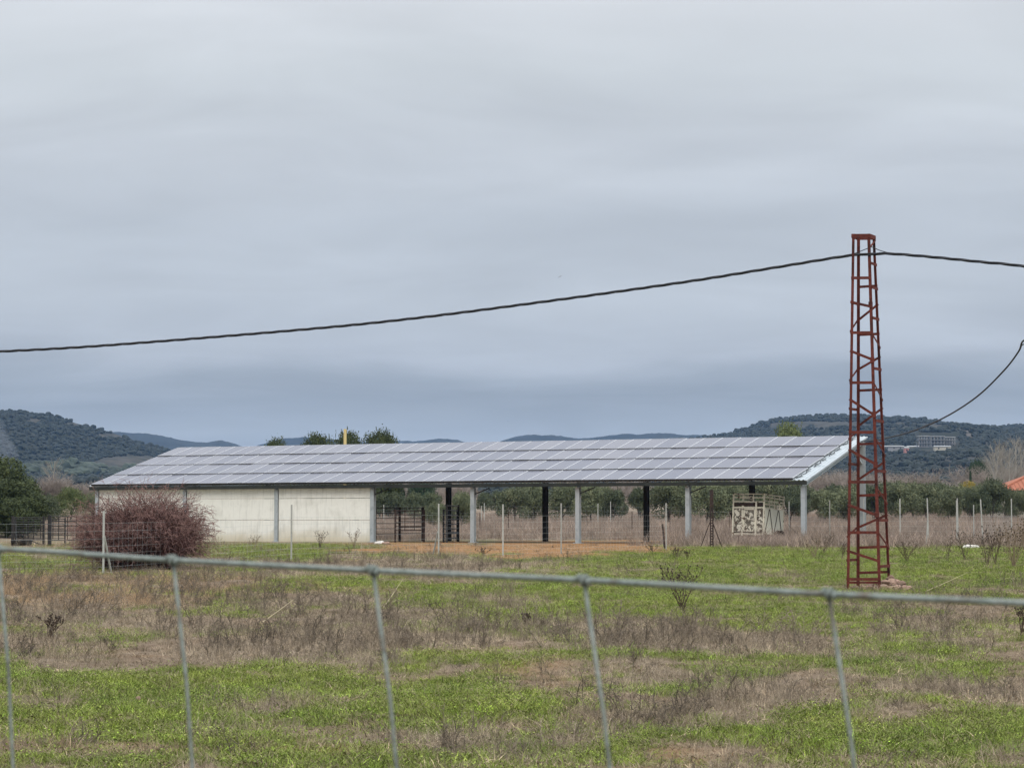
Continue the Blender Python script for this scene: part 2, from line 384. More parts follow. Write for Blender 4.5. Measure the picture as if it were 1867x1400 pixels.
TAN = [(150, 1075, 380, 34, 1), (990, 1236, 110, 16, .8), (560, 1076, 190, 10, .7), (300, 1362, 420, 14, .5), (900, 1320, 300, 12, .3)]
def tan(x, y):
    px, py = proj(x, y, np.interp(y, GY, GZ)); return ellsum(px + (fbm(x / 2, y / 4, 31) - .5) * 200, py, TAN)
def ground():
    def axis(fine_lo, fine_hi, step, lo, hi, gr=1.25):
        a = list(np.arange(fine_lo, fine_hi, step)); s = step; p = a[-1]
        while p < hi: s *= gr; p += s; a.append(min(p, hi))
        s = step; p = a[0]; pre = []
        while p > lo: s *= gr; p -= s; pre.append(max(p, lo))
        return np.array(pre[::-1] + a)
    X = axis(-34, 34, .3, -5200, 5200); Y = axis(9, 150, .3, -40, 8200, 1.12)
    XX, YY = np.meshgrid(X, Y); x, y = XX.ravel(), YY.ravel()
    V = np.stack([x, y, gz(x, y)], 1); nx, ny = len(X), len(Y)
    i = (np.arange(ny - 1)[:, None] * nx + np.arange(nx - 1)[None]).ravel()
    Q = np.stack([i, i + 1, i + 1 + nx, i + nx], 1)
    m, nt, b = new_mat('field_soil', .95, 0, .15)
    at = nt.nodes.new('ShaderNodeAttribute'); at.attribute_name = 'cover'
    sx = nt.nodes.new('ShaderNodeSeparateColor'); nt.links.new(at.outputs['Color'], sx.inputs[0])
    v = mapped(nt, (1, 1, 1)); nf = noise_node(nt, v, 9, 7, .65); nm = noise_node(nt, v, 1.3, 6, .6)
    soil = ramp_node(nt, nf, [(.09, .062, .04), (.16, .11, .072), (.21, .155, .105)], .3, .7)
    gr = ramp_node(nt, nf, [(.07, .085, .024), (.12, .145, .035), (.17, .185, .055)], .3, .7)
    gr = mix_node(nt, ramp_node(nt, nm, [(0, 0, 0), (1, 1, 1)], .4, .7), gr, (.13, .125, .045))
    dr = ramp_node(nt, nf, [(.13, .098, .07), (.22, .17, .125), (.31, .25, .185)], .3, .7)
    ba = ramp_node(nt, nf, [(.15, .075, .03), (.25, .13, .05), (.33, .19, .085)], .3, .7)
    c = mix_node(nt, sx.outputs[1], soil, dr); c = mix_node(nt, sx.outputs[0], c, gr); c = mix_node(nt, sx.outputs[2], c, ba)
    nt.links.new(c, b.inputs['Base Color'])
    bn = nt.nodes.new('ShaderNodeBump'); bn.inputs['Strength'].default_value = .8; bn.inputs['Distance'].default_value = .05
    nt.links.new(noise_node(nt, v, 14, 7, .7), bn.inputs['Height']); nt.links.new(bn.outputs[0], b.inputs['Normal'])
    me = np_mesh('ground', V, Q, [m], smooth=True)
    g, d, ba_ = covers(x, y)
    a = me.attributes.new('cover', 'FLOAT_COLOR', 'POINT'); a.data.foreach_set('color', np.stack([g, d, ba_, np.ones_like(g)], 1).astype(np.float32).ravel())
    tag(link('ground', me), kind='structure')
ground()

# --- tufts instanced over the field (grass nobody could count)
def tint_mat(name, rough=.8, fine=.35):
    m, nt, b = new_mat(name, rough, 0, .2)
    at = nt.nodes.new('ShaderNodeAttribute'); at.attribute_type = 'INSTANCER'; at.attribute_name = 'tint'
    n = noise_node(nt, mapped(nt), 26, 2); k = ramp_node(nt, n, [(.55,) * 3, (1.35,) * 3], .3, .7)
    nt.links.new(mix_node(nt, 1.0, at.outputs['Color'], k, 'MULTIPLY'), b.inputs['Base Color'])
    return m
M['tint'] = tint_mat('grass_blades')
def blades_mesh(name, n, spread, h, wd, lean, seed, segs=2, droop=.5):
    r = np.random.default_rng(seed); V = []; Q = []
    for i in range(n):
        a = r.uniform(0, 2 * math.pi); rad = spread * math.sqrt(r.uniform()); x, y = rad * math.cos(a), rad * math.sin(a)
        hh = h * r.uniform(.45, 1.1); la = r.uniform(0, 2 * math.pi); ll = lean * r.uniform(.2, 1.2) * hh; fa = r.uniform(0, math.pi)
        cx, cy = math.cos(fa) * wd / 2, math.sin(fa) * wd / 2
        b = len(V)
        for s in range(segs + 1):
            t = s / segs; o = ll * t ** 1.6; z = hh * (t - droop * .35 * t * t); k = 1 - t * .85
            px, py = x + math.cos(la) * o, y + math.sin(la) * o
            V += [(px - cx * k, py - cy * k, z - .01), (px + cx * k, py + cy * k, z - .01)]
        for s in range(segs): Q.append((b + 2 * s, b + 2 * s + 1, b + 2 * s + 3, b + 2 * s + 2))
    return np_mesh(name, V, Q, [M['tint']])
def leafmat_mesh(name, n, spread, size, seed):
    """low mat of small broad leaves"""
    r = np.random.default_rng(seed); V = []; Q = []
    for i in range(n):
        a = r.uniform(0, 6.28); rad = spread * math.sqrt(r.uniform()); p = Vector((rad * math.cos(a), rad * math.sin(a), r.uniform(.005, .07)))
        e = Euler((r.uniform(-.8, .8), r.uniform(-.8, .8), r.uniform(0, 6.28))).to_matrix(); s = size * r.uniform(.5, 1.2); b = len(V)
        for q in ((-.5, 0, 0), (0, -.32, .05), (.5, 0, 0), (0, .32, .05)): V.append(p + e @ (Vector(q) * s))
        Q.append((b, b + 1, b + 2, b + 3))
    return np_mesh(name, [tuple(v) for v in V], Q, [M['tint']])
def forb_mesh(name, n, h, seed):
    """dead branching forb: crooked stems with twigs"""
    r = np.random.default_rng(seed); S = []
    for i in range(n):
        a = r.uniform(0, 6.28); p = np.array([r.normal() * .07, r.normal() * .07, -.02]); d = np.array([math.cos(a) * .45, math.sin(a) * .45, 1.]); hh = h * r.uniform(.5, 1.1)
        for s in range(4):
            d = d + r.normal(size=3) * .22; d /= np.linalg.norm(d); q = p + d * hh / 4; S.append((*p, *q, .003, .0026)); p = q
            for k in range(3):
                e = d + r.normal(size=3) * .8; e /= np.linalg.norm(e); e[2] = abs(e[2]) * .7 + .1
                l = hh * r.uniform(.1, .3); q2 = p + e * l; S.append((*p, *q2, .0022, .0016))
                for kk in range(2):
                    e2 = e + r.normal(size=3) * .7; S.append((*q2, *(q2 + e2 / np.linalg.norm(e2) * l * .45), .0018, .0012))
    return seg_mesh(name, S, M['tint'])

def scatter(name, meshes, P, kind, rot, scl, tint):
    col = bpy.data.collections.new(name + '_sources')
    for i, me in enumerate(meshes):
        o = bpy.data.objects.new('%s_source_%02d' % (name, i), me); col.objects.link(o)
    me = bpy.data.meshes.new(name); me.vertices.add(len(P)); me.vertices.foreach_set('co', np.asarray(P, np.float32).ravel())
    def att(n, t, arr, f): a = me.attributes.new(n, t, 'POINT'); a.data.foreach_set(f, np.ascontiguousarray(arr).ravel())
    att('pick', 'INT', kind.astype(np.int32), 'value'); att('rot', 'FLOAT_VECTOR', rot.astype(np.float32), 'vector')
    att('scl', 'FLOAT_VECTOR', scl.astype(np.float32), 'vector')
    att('tint', 'FLOAT_COLOR', np.concatenate([tint, np.ones((len(tint), 1))], 1).astype(np.float32), 'color')
    o = link(name, me)
    g = bpy.data.node_groups.new(name + '_nodes', 'GeometryNodeTree')
    g.interface.new_socket('Geometry', in_out='INPUT', socket_type='NodeSocketGeometry'); g.interface.new_socket('Geometry', in_out='OUTPUT', socket_type='NodeSocketGeometry')
    gi, go = g.nodes.new('NodeGroupInput'), g.nodes.new('NodeGroupOutput'); ip = g.nodes.new('GeometryNodeInstanceOnPoints'); ci = g.nodes.new('GeometryNodeCollectionInfo')
    ci.inputs['Collection'].default_value = col; ci.inputs['Separate Children'].default_value = True; ci.inputs['Reset Children'].default_value = True
    ip.inputs['Pick Instance'].default_value = True
    for s, t, n in (('Instance Index', 'INT', 'pick'), ('Rotation', 'FLOAT_VECTOR', 'rot'), ('Scale', 'FLOAT_VECTOR', 'scl')):
        na = g.nodes.new('GeometryNodeInputNamedAttribute'); na.data_type = t; na.inputs['Name'].default_value = n
        g.links.new([q for q in na.outputs if q.enabled and q.name == 'Attribute'][0], ip.inputs[s])
    g.links.new(gi.outputs[0], ip.inputs['Points']); g.links.new(ci.outputs[0], ip.inputs['Instance']); g.links.new(ip.outputs[0], go.inputs[0])
    o.modifiers.new('scatter', 'NODES').node_group = g
    return o

def sample(n, y0, y1, power):
    """random ground points between depths y0..y1, thinning out with distance"""
    u = rng.uniform(size=n * 2)
    e = 2 - power
    y = (y0 ** e + u * (y1 ** e - y0 ** e)) ** (1 / e) if abs(e) > 1e-6 else y0 * (y1 / y0) ** u
    x = rng.uniform(-1, 1, n * 2) * (y * .222 + 2.5)
    return x[:n], y[:n]
# parts of the field kept clear: the shed floor and its wall foot
TH = R(28.96); UX = Vector((-math.cos(TH), math.sin(TH), 0)); VX = Vector((math.sin(TH), math.cos(TH), 0)); S0 = Vector((13.78, 116.7, 0.5))
def shed_sv(x, y): return (x - S0.x) * UX.x + (y - S0.y) * UX.y, (x - S0.x) * VX.x + (y - S0.y) * VX.y
def in_shed(x, y):
    s, v = shed_sv(x, y); return (s > 20) & (s < 43) & (v > -.2) & (v < 8.5)

def meadow():
    # low green growth
    def lay(n, y0, y1, pw, fn):
        x, y = sample(n, y0, y1, pw); g, d, b = covers(x, y); keep = (rng.uniform(size=n) < fn(g, d, b)) & ~in_shed(x, y)
        return x[keep], y[keep], g[keep], d[keep], b[keep]
    def emit(name, meshes, x, y, size, tint, tilt=.12):
        n = len(x); P = np.stack([x, y, gz(x, y)], 1)
        rot = np.stack([rng.normal(size=n) * tilt, rng.normal(size=n) * tilt, rng.uniform(0, 6.28, n)], 1)
        s = size * np.exp(np.clip(rng.normal(size=n), -1.6, 1.3) * .28); scl = np.stack([s, s, s * rng.uniform(.75, 1.2, n)], 1)
        return scatter(name, meshes, P, rng.integers(0, len(meshes), n), rot, scl, tint)
    def tints(n, A, B, C, x, y, jit=.25):
        t = fbm(x / 1.7, y / 2.5, 131)[:, None]; u = rng.uniform(size=(n, 1))
        c = np.array(A) * (1 - t) + np.array(B) * t; c = c * (1 - u * .45) + np.array(C) * u * .45
        return c * np.exp(rng.normal(size=(n, 1)) * jit)
    x, y, g, d, b = lay(190000, 14, 118, 1.75, lambda g, d, b: np.clip(g * 1.25 - .12, 0, 1) * np.clip(1 - b * 1.15, 0, 1))
    n = len(x); far = np.clip((y - 25) / 60, 0, 1)
    o = emit('green_grass', [blades_mesh('g0', 30, .13, .055, .005, 1.2, 1), blades_mesh('g1', 34, .14, .04, .005, 1.8, 2), leafmat_mesh('g2', 46, .15, .013, 3), blades_mesh('g3', 34, .16, .035, .006, 2.6, 4), blades_mesh('g3b', 30, .15, .06, .005, 1.5, 6), blades_mesh('g4', 20, .10, .08, .004, .8, 5)],
             x, y, 1.0 + far * .6, tints(n, (.085, .16, .018), (.165, .22, .026), (.24, .20, .08), x, y, .42))
    tag(o, 'short green grass and clover growing over the field', 'grass', kind='stuff')
    x, y, g, d, b = lay(120000, 14, 118, 1.7, lambda g, d, b: np.clip(d * 1.0 - .04, 0.03, 1) * .7 * np.clip(1 - b * 1.1, 0, 1))
    n = len(x); far = np.clip((y - 25) / 60, 0, 1)
    o = emit('dry_grass', [blades_mesh('d0', 22, .10, .17, .004, .6, 11), blades_mesh('d1', 22, .12, .13, .004, 1.2, 12), blades_mesh('d2', 18, .13, .07, .005, 2.6, 13), blades_mesh('d3', 18, .07, .24, .0035, .5, 14), blades_mesh('d4', 16, .15, .05, .006, 3.2, 15)],
             x, y, (.46 + d * .36) * (1 + far * .5), tints(n, (.27, .215, .15), (.38, .31, .215), (.23, .20, .165), x, y, .3) * (1 + tan(x, y)[:, None] * np.array([[.12, -.05, -.22]])))
    tag(o, 'dry straw coloured grass standing in patches over the field', 'grass', kind='stuff')
    x, y, g, d, b = lay(14000, 14, 115, 1.7, lambda g, d, b: np.clip(d * 1.3 - .45 - b * .4, 0.02, 1) * .8)
    n = len(x)
    o = emit('dead_weeds', [forb_mesh('w0', 7, .22, 21), forb_mesh('w1', 5, .30, 22), forb_mesh('w2', 9, .16, 23)], x, y, (.5 + d * .45) * np.clip(y / 30, .8, 1.25), tints(n, (.135, .108, .08), (.24, .195, .145), (.075, .058, .045), x, y))
    x, y, g, d, b = lay(110000, 14, 118, 1.7, lambda g, d, b: np.clip(.62 - b * .4, 0, 1)); n_ = len(x)
    lo = emit('grass_litter', [blades_mesh('l0', 20, .16, .035, .006, 4.0, 41), blades_mesh('l1', 16, .18, .025, .007, 6.0, 42), blades_mesh('l2', 22, .13, .05, .005, 2.6, 43)], x, y, 1.0 + np.clip((y - 25) / 60, 0, 1) * .5,
              tints(n_, (.20, .15, .10), (.30, .24, .15), (.11, .085, .06), x, y, .35))
    tag(lo, 'dead grass litter lying flat among the green growth', 'litter', kind='stuff')
    tag(o, 'dead grey brown branching weeds standing among the grass', 'weeds', kind='stuff')
    # taller dry growth behind and to the right of the shed
    x, y = sample(60000, 99, 262, 1.0); px, py = proj(x, y, gz(x, y))
    s, v = shed_sv(x, y)
    g, d, b = covers(x, y)
    keep = (~in_shed(x, y)) & (rng.uniform(size=len(x)) < np.clip(d - .1 + (fbm(x / 4, y / 4, 55) - .5), 0, 1)) & ((y > 139) | (s < -3) | ((v > -9) & (s < 7) & (y > 103))) & ~((s > 7) & (v < 11))
    x, y, s, v = x[keep], y[keep], s[keep], v[keep]; n = len(x)
    hh = np.where((s < 9) & (v < 14), 1.25, 1.0)
    o = emit('tall_dry_grass', [blades_mesh('t0', 30, .25, .42, .009, .7, 31), blades_mesh('t1', 30, .3, .34, .010, 1.1, 32), blades_mesh('t2', 26, .2, .52, .008, .6, 33)], x, y, hh * (.8 + rng.uniform(size=n) * .6),
             tints(n, (.20, .15, .12), (.32, .25, .19), (.24, .20, .175), x, y, .3))
    tag(o, 'tall dry brown grass around and behind the open shed', 'grass', kind='stuff')
meadow()

# ------------------------------------------------------------------ hills
def hill(name, prof, yr, width, z0, cols, bare=(), scale=.02, back=.6, rough=.004, nx=150, ny=60):
    pxs = np.array([p[0] for p in prof], float); hy = np.array([p[1] for p in prof], float)
    X = (np.linspace(pxs[0], pxs[-1], nx) - 933.5) / F * yr
    T = np.concatenate([np.linspace(0, 1, ny), 1 + np.linspace(.05, 1, 12) * back])
    XX, TT = np.meshgrid(X, T)
    H = CAMZ + (950 - np.interp(933.5 + XX / yr * F, pxs, hy)) / F * yr
    H = np.maximum(H, z0)
    f = np.where(TT <= 1, TT, 1 - ((TT - 1) / back) ** 1.3)
    YY = yr - width + TT * width
    nz = (fbm(XX / (yr * .03), YY / (yr * .06), 7) - .5) * 2
    Z = z0 + (H - z0) * f + nz * rough * yr * np.clip(f * (1 - f) * 4, 0, 1) + (fbm(XX / (yr * .004), YY / (yr * .006), 3) - .5) * yr * .0014
    x, y, z = XX.ravel(), YY.ravel(), Z.ravel()
    m, nt, b = new_mat(name + '_cover', .95, 0, .1)
    v = mapped(nt, (1, 1, 1)); n = noise_node(nt, v, scale, 8, .68); c = ramp_node(nt, n, cols, .32, .68)
    at = nt.nodes.new('ShaderNodeAttribute'); at.attribute_name = 'bare'
    n2 = noise_node(nt, v, scale * 3, 6, .7); k = math_node(nt, 'MULTIPLY', at.outputs['Fac'], ramp_node(nt, n2, [(0, 0, 0), (1, 1, 1)], .36, .56))
    c = mix_node(nt, k, c, (.095, .082, .07)); nt.links.new(c, b.inputs['Base Color'])
    i = (np.arange(len(T) - 1)[:, None] * nx + np.arange(nx - 1)[None]).ravel()
    me = np_mesh(name, np.stack([x, y, z], 1), np.stack([i, i + 1, i + 1 + nx, i + nx], 1), [m], smooth=True)
    px, py = proj(x, y, z); bb = ellsum(px, py, bare) if bare else np.zeros_like(x)
    a = me.attributes.new('bare', 'FLOAT', 'POINT'); a.data.foreach_set('value', bb.astype(np.float32))
    tag(link(name, me), kind='structure')
    return XX, YY, Z, px.reshape(XX.shape), py.reshape(XX.shape), bb.reshape(XX.shape)
HC = [(.010, .014, .010), (.019, .022, .015), (.038, .036, .027)]
hillL = hill('near_hill', [(-900, 800), (-600, 770), (-300, 745), (-100, 746), (0, 750), (60, 753), (100, 760), (150, 774), (190, 785), (230, 799), (280, 814), (330, 826), (400, 842), (500, 862), (600, 885)], 2200, 1250, 8, HC,
             [(140, 774, 30, 4, .6), (200, 795, 34, 5, .7), (60, 768, 12, 5, .8), (240, 850, 80, 20, .62), (110, 860, 90, 14, .35)], back=.5)
hillR = hill('rocky_hill', [(1150, 830), (1230, 806), (1290, 797), (1330, 790), (1360, 783), (1400, 768), (1440, 764), (1480, 759), (1530, 757), (1545, 758), (1566, 764), (1590, 764), (1604, 762), (1640, 770), (1700, 776), (1770, 781), (1830, 778), (1900, 772), (2050, 760), (2300, 770), (2700, 800)], 2600, 1650, 9, HC,
             [(1490, 775, 120, 9, .5), (1766, 793, 5, 12, 1.3), (1771, 799, 5, 10, 1.3), (1640, 775, 90, 5, .5), (1700, 835, 160, 16, .4), (1730, 780, 50, 4, .6)], back=.5, nx=200)
FC = [(.014, .018, .018), (.024, .028, .026), (.036, .04, .036)]
hill('blue_hill', [(60, 812), (150, 792), (210, 788), (270, 790), (310, 797), (350, 806), (380, 806), (405, 804), (430, 810), (480, 826), (560, 850)], 4600, 1500, 9, FC, scale=.006)
hill('blue_hill', [(430, 830), (470, 812), (510, 801), (540, 797), (575, 798), (620, 803), (700, 806), (760, 803), (800, 800), (835, 803), (880, 812), (940, 835)], 5000, 1400, 9, FC, scale=.006)
hill('blue_hill', [(860, 830), (915, 803), (940, 796), (975, 792), (1010, 794), (1050, 799), (1080, 798), (1130, 793), (1190, 790), (1240, 791), (1290, 794), (1330, 797), (1400, 815), (1480, 840)], 4700, 1400, 9, FC, scale=.006)
hill('blue_hill', [(-1500, 845), (-1100, 800), (-700, 770), (-300, 790), (0, 815), (150, 840)], 4900, 1400, 9, FC, scale=.006)
hill('blue_hill', [(1500, 850), (1800, 812), (2100, 772), (2500, 770), (2900, 795), (3300, 845)], 5100, 1400, 9, FC, scale=.006)

hillM = hill('wooded_rise', [(-500, 885), (100, 880), (500, 868), (900, 862), (1200, 860), (1500, 866), (1650, 876), (1900, 884), (2400, 890)], 1150, 450, 6, HC, scale=.03, nx=160, rough=.004)
def blob_mesh(name, seed, m):
    import bmesh
    bm = bmesh.new(); bmesh.ops.create_icosphere(bm, subdivisions=2, radius=1); r = np.random.default_rng(seed)
    for v in bm.verts:
        v.co *= r.uniform(.75, 1.2); v.co.z = v.co.z * .72 + .45
    me = bpy.data.meshes.new(name); bm.to_mesh(me); bm.free(); me.materials.append(m); return me
def hill_cover(name, G, n, size, label, cat, m, rows=None, fn=None):
    XX, YY, Z, PX, PY, BB = G; ny, nx = XX.shape
    fi = rng.uniform(0, 58.9, n * 3) if rows is None else rows[1]; fj = rng.uniform(0, nx - 1.01, n * 3) if rows is None else rows[0]
    i, j = fi.astype(int), fj.astype(int); u, v = fi - i, fj - j
    bl = lambda A: A[i, j] * (1 - u) * (1 - v) + A[i + 1, j] * u * (1 - v) + A[i, j + 1] * (1 - u) * v + A[i + 1, j + 1] * u * v
    x, y, z, bb, px, py = bl(XX), bl(YY), bl(Z), bl(BB), bl(PX), bl(PY)
    keep = (px > -260) & (px < 2130) & (fn(x, y, bb, px, py)); idx = np.nonzero(keep)[0][:n]
    k = len(idx); P = np.stack([x, y, z], 1)[idx]
    s = size * np.exp(np.clip(rng.normal(size=k), -2, 1.6) * .38); rot = np.stack([np.zeros(k), np.zeros(k), rng.uniform(0, 6.28, k)], 1)

    o = scatter(name, [blob_mesh('b%d' % q, q, m) for q in range(4)], P, rng.integers(0, 4, k), rot, np.stack([s, s, s * rng.uniform(.7, 1.2, k)], 1), np.ones((k, 3)))
    tag(o, label, cat, kind='stuff')
dens = lambda x, y: fbm(x / 60, y / 90, 19)
hill_cover('hill_scrub', hillL, 20000, 1.45, 'dark scrub wood covering the left hill', 'scrub', M['scrub'], fn=lambda x, y, b, px, py: (rng.uniform(size=len(x)) < np.clip(dens(x, y) * 1.4 - .1, .1, 1)) & (b < .35))
hill_cover('hill_scrub', hillR, 24000, 1.7, 'dark scrub wood covering the right hill', 'scrub', M['scrub'], fn=lambda x, y, b, px, py: (rng.uniform(size=len(x)) < np.clip(dens(x, y) * 1.4 - .1, .1, 1)) & (b < .45) & ~((px > 1668) & (px < 1750) & (py > 788) & (py < 824)) & ~((px > 1605) & (px < 1740) & (py > 812) & (py < 826)))
hill_cover('hill_scrub', hillM, 5000, 1.3, 'dark wood on the low rise seen beneath the shed roof', 'scrub', M['scrub'], fn=lambda x, y, b, px, py: rng.uniform(size=len(x)) < np.clip(dens(x, y) * 1.6 - .2, .1, 1))
# orchard rows on the bare foot of the left hill
def orchard():
    XX, YY, Z, PX, PY, BB = hillL; X0, X1 = XX[0, 0], XX[0, -1]; Y0 = YY[0, 0]; W = 1250
    xs, ys = [], []
    for a in np.arange(-420, 260, 9.0):
        for t in np.arange(0, 700, 11.0):
            xs.append(a - 250 + t * .16 + rng.normal() * .8); ys.append(1000 + t + rng.normal() * .8)
    xs, ys = np.array(xs), np.array(ys)
    fj = (xs - X0) / (X1 - X0) * (XX.shape[1] - 1); fi = (ys - Y0) / W * 59
    ok = (fj > 0) & (fj < XX.shape[1] - 2) & (fi > 0) & (fi < 58)
    hill_cover('orchard_trees', hillL, 3000, 3.2, 'rows of small orchard trees at the foot of the left hill', 'orchard', M['orchard'], rows=(fj[ok], fi[ok]),
               fn=lambda x, y, b, px, py: (b > .25) & (py > 815))
orchard()

# ------------------------------------------------------------------ trees
def leaf_cloud(name, blobs, n, size, m, seed, shell=.55, sprays=0):
    """many small leaf-sized faces filling uneven lobes; blobs: (cx,cy,cz,rx,ry,rz)"""
    r = np.random.default_rng(seed); B = np.array(blobs, float); wgt = B[:, 3] * B[:, 4] * B[:, 5]; k = r.choice(len(B), n, p=wgt / wgt.sum())
    d = r.normal(size=(n, 3)); d /= np.linalg.norm(d, axis=1, keepdims=True)
    rad = shell + (1 - shell) * r.uniform(size=(n, 1)) ** .6; rad = rad * (1 + r.normal(size=(n, 1)) * .08)
    P = B[k, :3] + d * rad * B[k, 3:6]
    nr = d + r.normal(size=(n, 3)) * .7; nr /= np.linalg.norm(nr, axis=1, keepdims=True)
    t = np.cross(nr, r.normal(size=(n, 3))); t /= np.linalg.norm(t, axis=1, keepdims=True) + 1e-9; b = np.cross(nr, t)
    s = size * r.uniform(.5, 1.3, (n, 1))
    if sprays:
        ks = r.choice(len(B), sprays); m_ = 9; d0 = r.normal(size=(sprays, 3)) * .5 + [0, 0, .9]; d0 /= np.linalg.norm(d0, axis=1, keepdims=True); d0[:, 2] = np.abs(d0[:, 2])
        st = B[ks, :3] + d0 * B[ks, 3:6] * .8; ln = r.uniform(.15, .5, (sprays, 1, 1)) * B[ks, 3].mean(); tt = np.linspace(0, 1, m_)[None, :, None]
        q = (st[:, None] + (d0[:, None] * .8 + [0, 0, .4]) * ln * tt).reshape(-1, 3) + r.normal(size=(sprays * m_, 3)) * size * .35; k0 = len(q)
        P = np.concatenate([P[:-k0], q])
    V = np.stack([P - t * s, P - b * s * .5, P + t * s, P + b * s * .5], 1).reshape(-1, 3)
    Q = np.arange(4 * n).reshape(n, 4)
    return np_mesh(name, V, Q, [m])
def crown_blobs(rx, h0, h1, seed, n=16, flat=1.0):
    r = np.random.default_rng(seed); out = []; zc, rz = (h0 + h1) / 2, (h1 - h0) / 2
    for i in range(n):
        a = r.uniform(0, 6.28); e = r.uniform(-.8, 1); q = math.sqrt(max(0, 1 - e * e)) * r.uniform(.5, .95)
        k = r.uniform(.28, .46)
        out.append((math.cos(a) * q * rx * .75, math.sin(a) * q * rx * .75, zc + e * rz * .68, rx * k, rx * k, rz * k * 1.15 * flat))
    for i in range(4):
        a = r.uniform(0, 6.28); k = r.uniform(.3, .42); out.append((math.cos(a) * rx * .28, math.sin(a) * rx * .28, zc + rz * .62, rx * k, rx * k, rz * .36))
    return out
def grow(seed, h, r0, levels, kids, spread, ratio, up=.25, n0=1, jit=.12, base=(0, 0, 0), tilt=0):
    r = np.random.default_rng(seed); S = []
    def go(p, d, l, rad, lev):
        k = 4 if lev < 2 else 3
        for s in range(k):
            d2 = d + r.normal(size=3) * jit; d2[2] += up * .1; d2 /= np.linalg.norm(d2); q = p + d2 * l / k
            ra, rb = rad * (1 - s / k * .55), rad * (1 - (s + 1) / k * .55); S.append((*p, *q, ra, rb)); p = q; d = d2
            if lev < levels and (s > 0 or lev > 0):
                for c in range(kids if s < k - 1 else kids + 1):
                    e = d + r.normal(size=3) * spread; e[2] = e[2] * .7 + up; e /= np.linalg.norm(e); go(p, e, l * ratio * r.uniform(.7, 1.15), rb * .6, lev + 1)
    for i in range(n0):
        a = r.uniform(0, 6.28); d = np.array([math.cos(a) * (.25 if n0 > 1 else .03) + tilt, math.sin(a) * (.25 if n0 > 1 else .03), 1.]); go(np.array(base, float), d / np.linalg.norm(d), h * r.uniform(.8, 1.05), r0, 0)
    return np.array(S)

PROTO = {}
def proto(kind):
    """list of (trunk mesh, crown mesh, height, half width) variants"""
    if kind in PROTO: return PROTO[kind]
    vs = []
    spec = {'olive': (4, 'olive', 3.0, 2.2, .3, 9000, .085), 'olive_dark': (3, 'olive_dark', 3.0, 2.1, .3, 9000, .085), 'oak': (3, 'oak', 6.0, 4.2, .15, 20000, .13), 'pine': (2, 'pine', 6.0, 3.6, 1.2, 11000, .12),
            'lightgreen': (2, 'lightgreen', 5.0, 3.0, .8, 10000, .10), 'yellow_leaf': (1, 'yellow_leaf', 2.6, 1.5, .3, 5000, .07), 'shrub': (3, 'olive_dark', 2.0, 1.5, .05, 6000, .06), 'cypress': (1, 'pine', 6.0, .7, .2, 5000, .09)}[kind]
    nv, m, h, rx, h0, n, sz = spec
    for i in range(nv):
        sd = hash(kind) % 1 + i * 13 + len(kind) * 101
        bl = crown_blobs(rx, h0, h, sd, 20 if rx > 2.5 else 15)
        cr = leaf_cloud('crown', bl, n, sz, M[m], sd + 1, sprays={'cypress': 20, 'oak': 25, 'lightgreen': 40}.get(kind, 140))
        tr = grow(sd + 2, h * .5, .05 * h * .6, 1, 2, .5, .7, .4, n0=2 if kind.startswith('olive') else 1)
        # finer sprays that break the outline
        vs.append((seg_mesh('trunk', tr, M['bark'], 5), cr, h, rx))
    PROTO[kind] = vs; return vs
GROUPS = {'olive': 'olive trees behind the shed', 'olive_dark': 'olive trees behind the shed'}
NAMES = {'olive': 'olive_tree', 'olive_dark': 'olive_tree', 'oak': 'oak_tree', 'pine': 'pine_tree', 'lightgreen': 'broadleaf_tree', 'yellow_leaf': 'yellow_bush', 'shrub': 'shrub', 'cypress': 'cypress_tree'}
cnt = {}
def tree(kind, px, top, hw, d, label, cat='tree', group=None, vi=None):
    vs = proto(kind); i = cnt.get(kind, 0) if vi is None else vi; cnt[kind] = i + 1
    tr, cr, h, rx = vs[i % len(vs)]; p = ground_at(px, d)
    H = pix(px, top, d).z - p.z; sz = H / h; sx = hw / F * d / rx
    r = empty(NAMES[kind], p - Vector((0, 0, .05)), random.uniform(0, 6.28), label, cat, group)
    r.scale = (sx, sx, sz)
    if kind.startswith('olive') and cat == 'olive tree': r.scale = (sx * 1.14, sx * 1.14, sz * 1.13)
    link('trunk', tr, r); link('crown', cr, r); return r

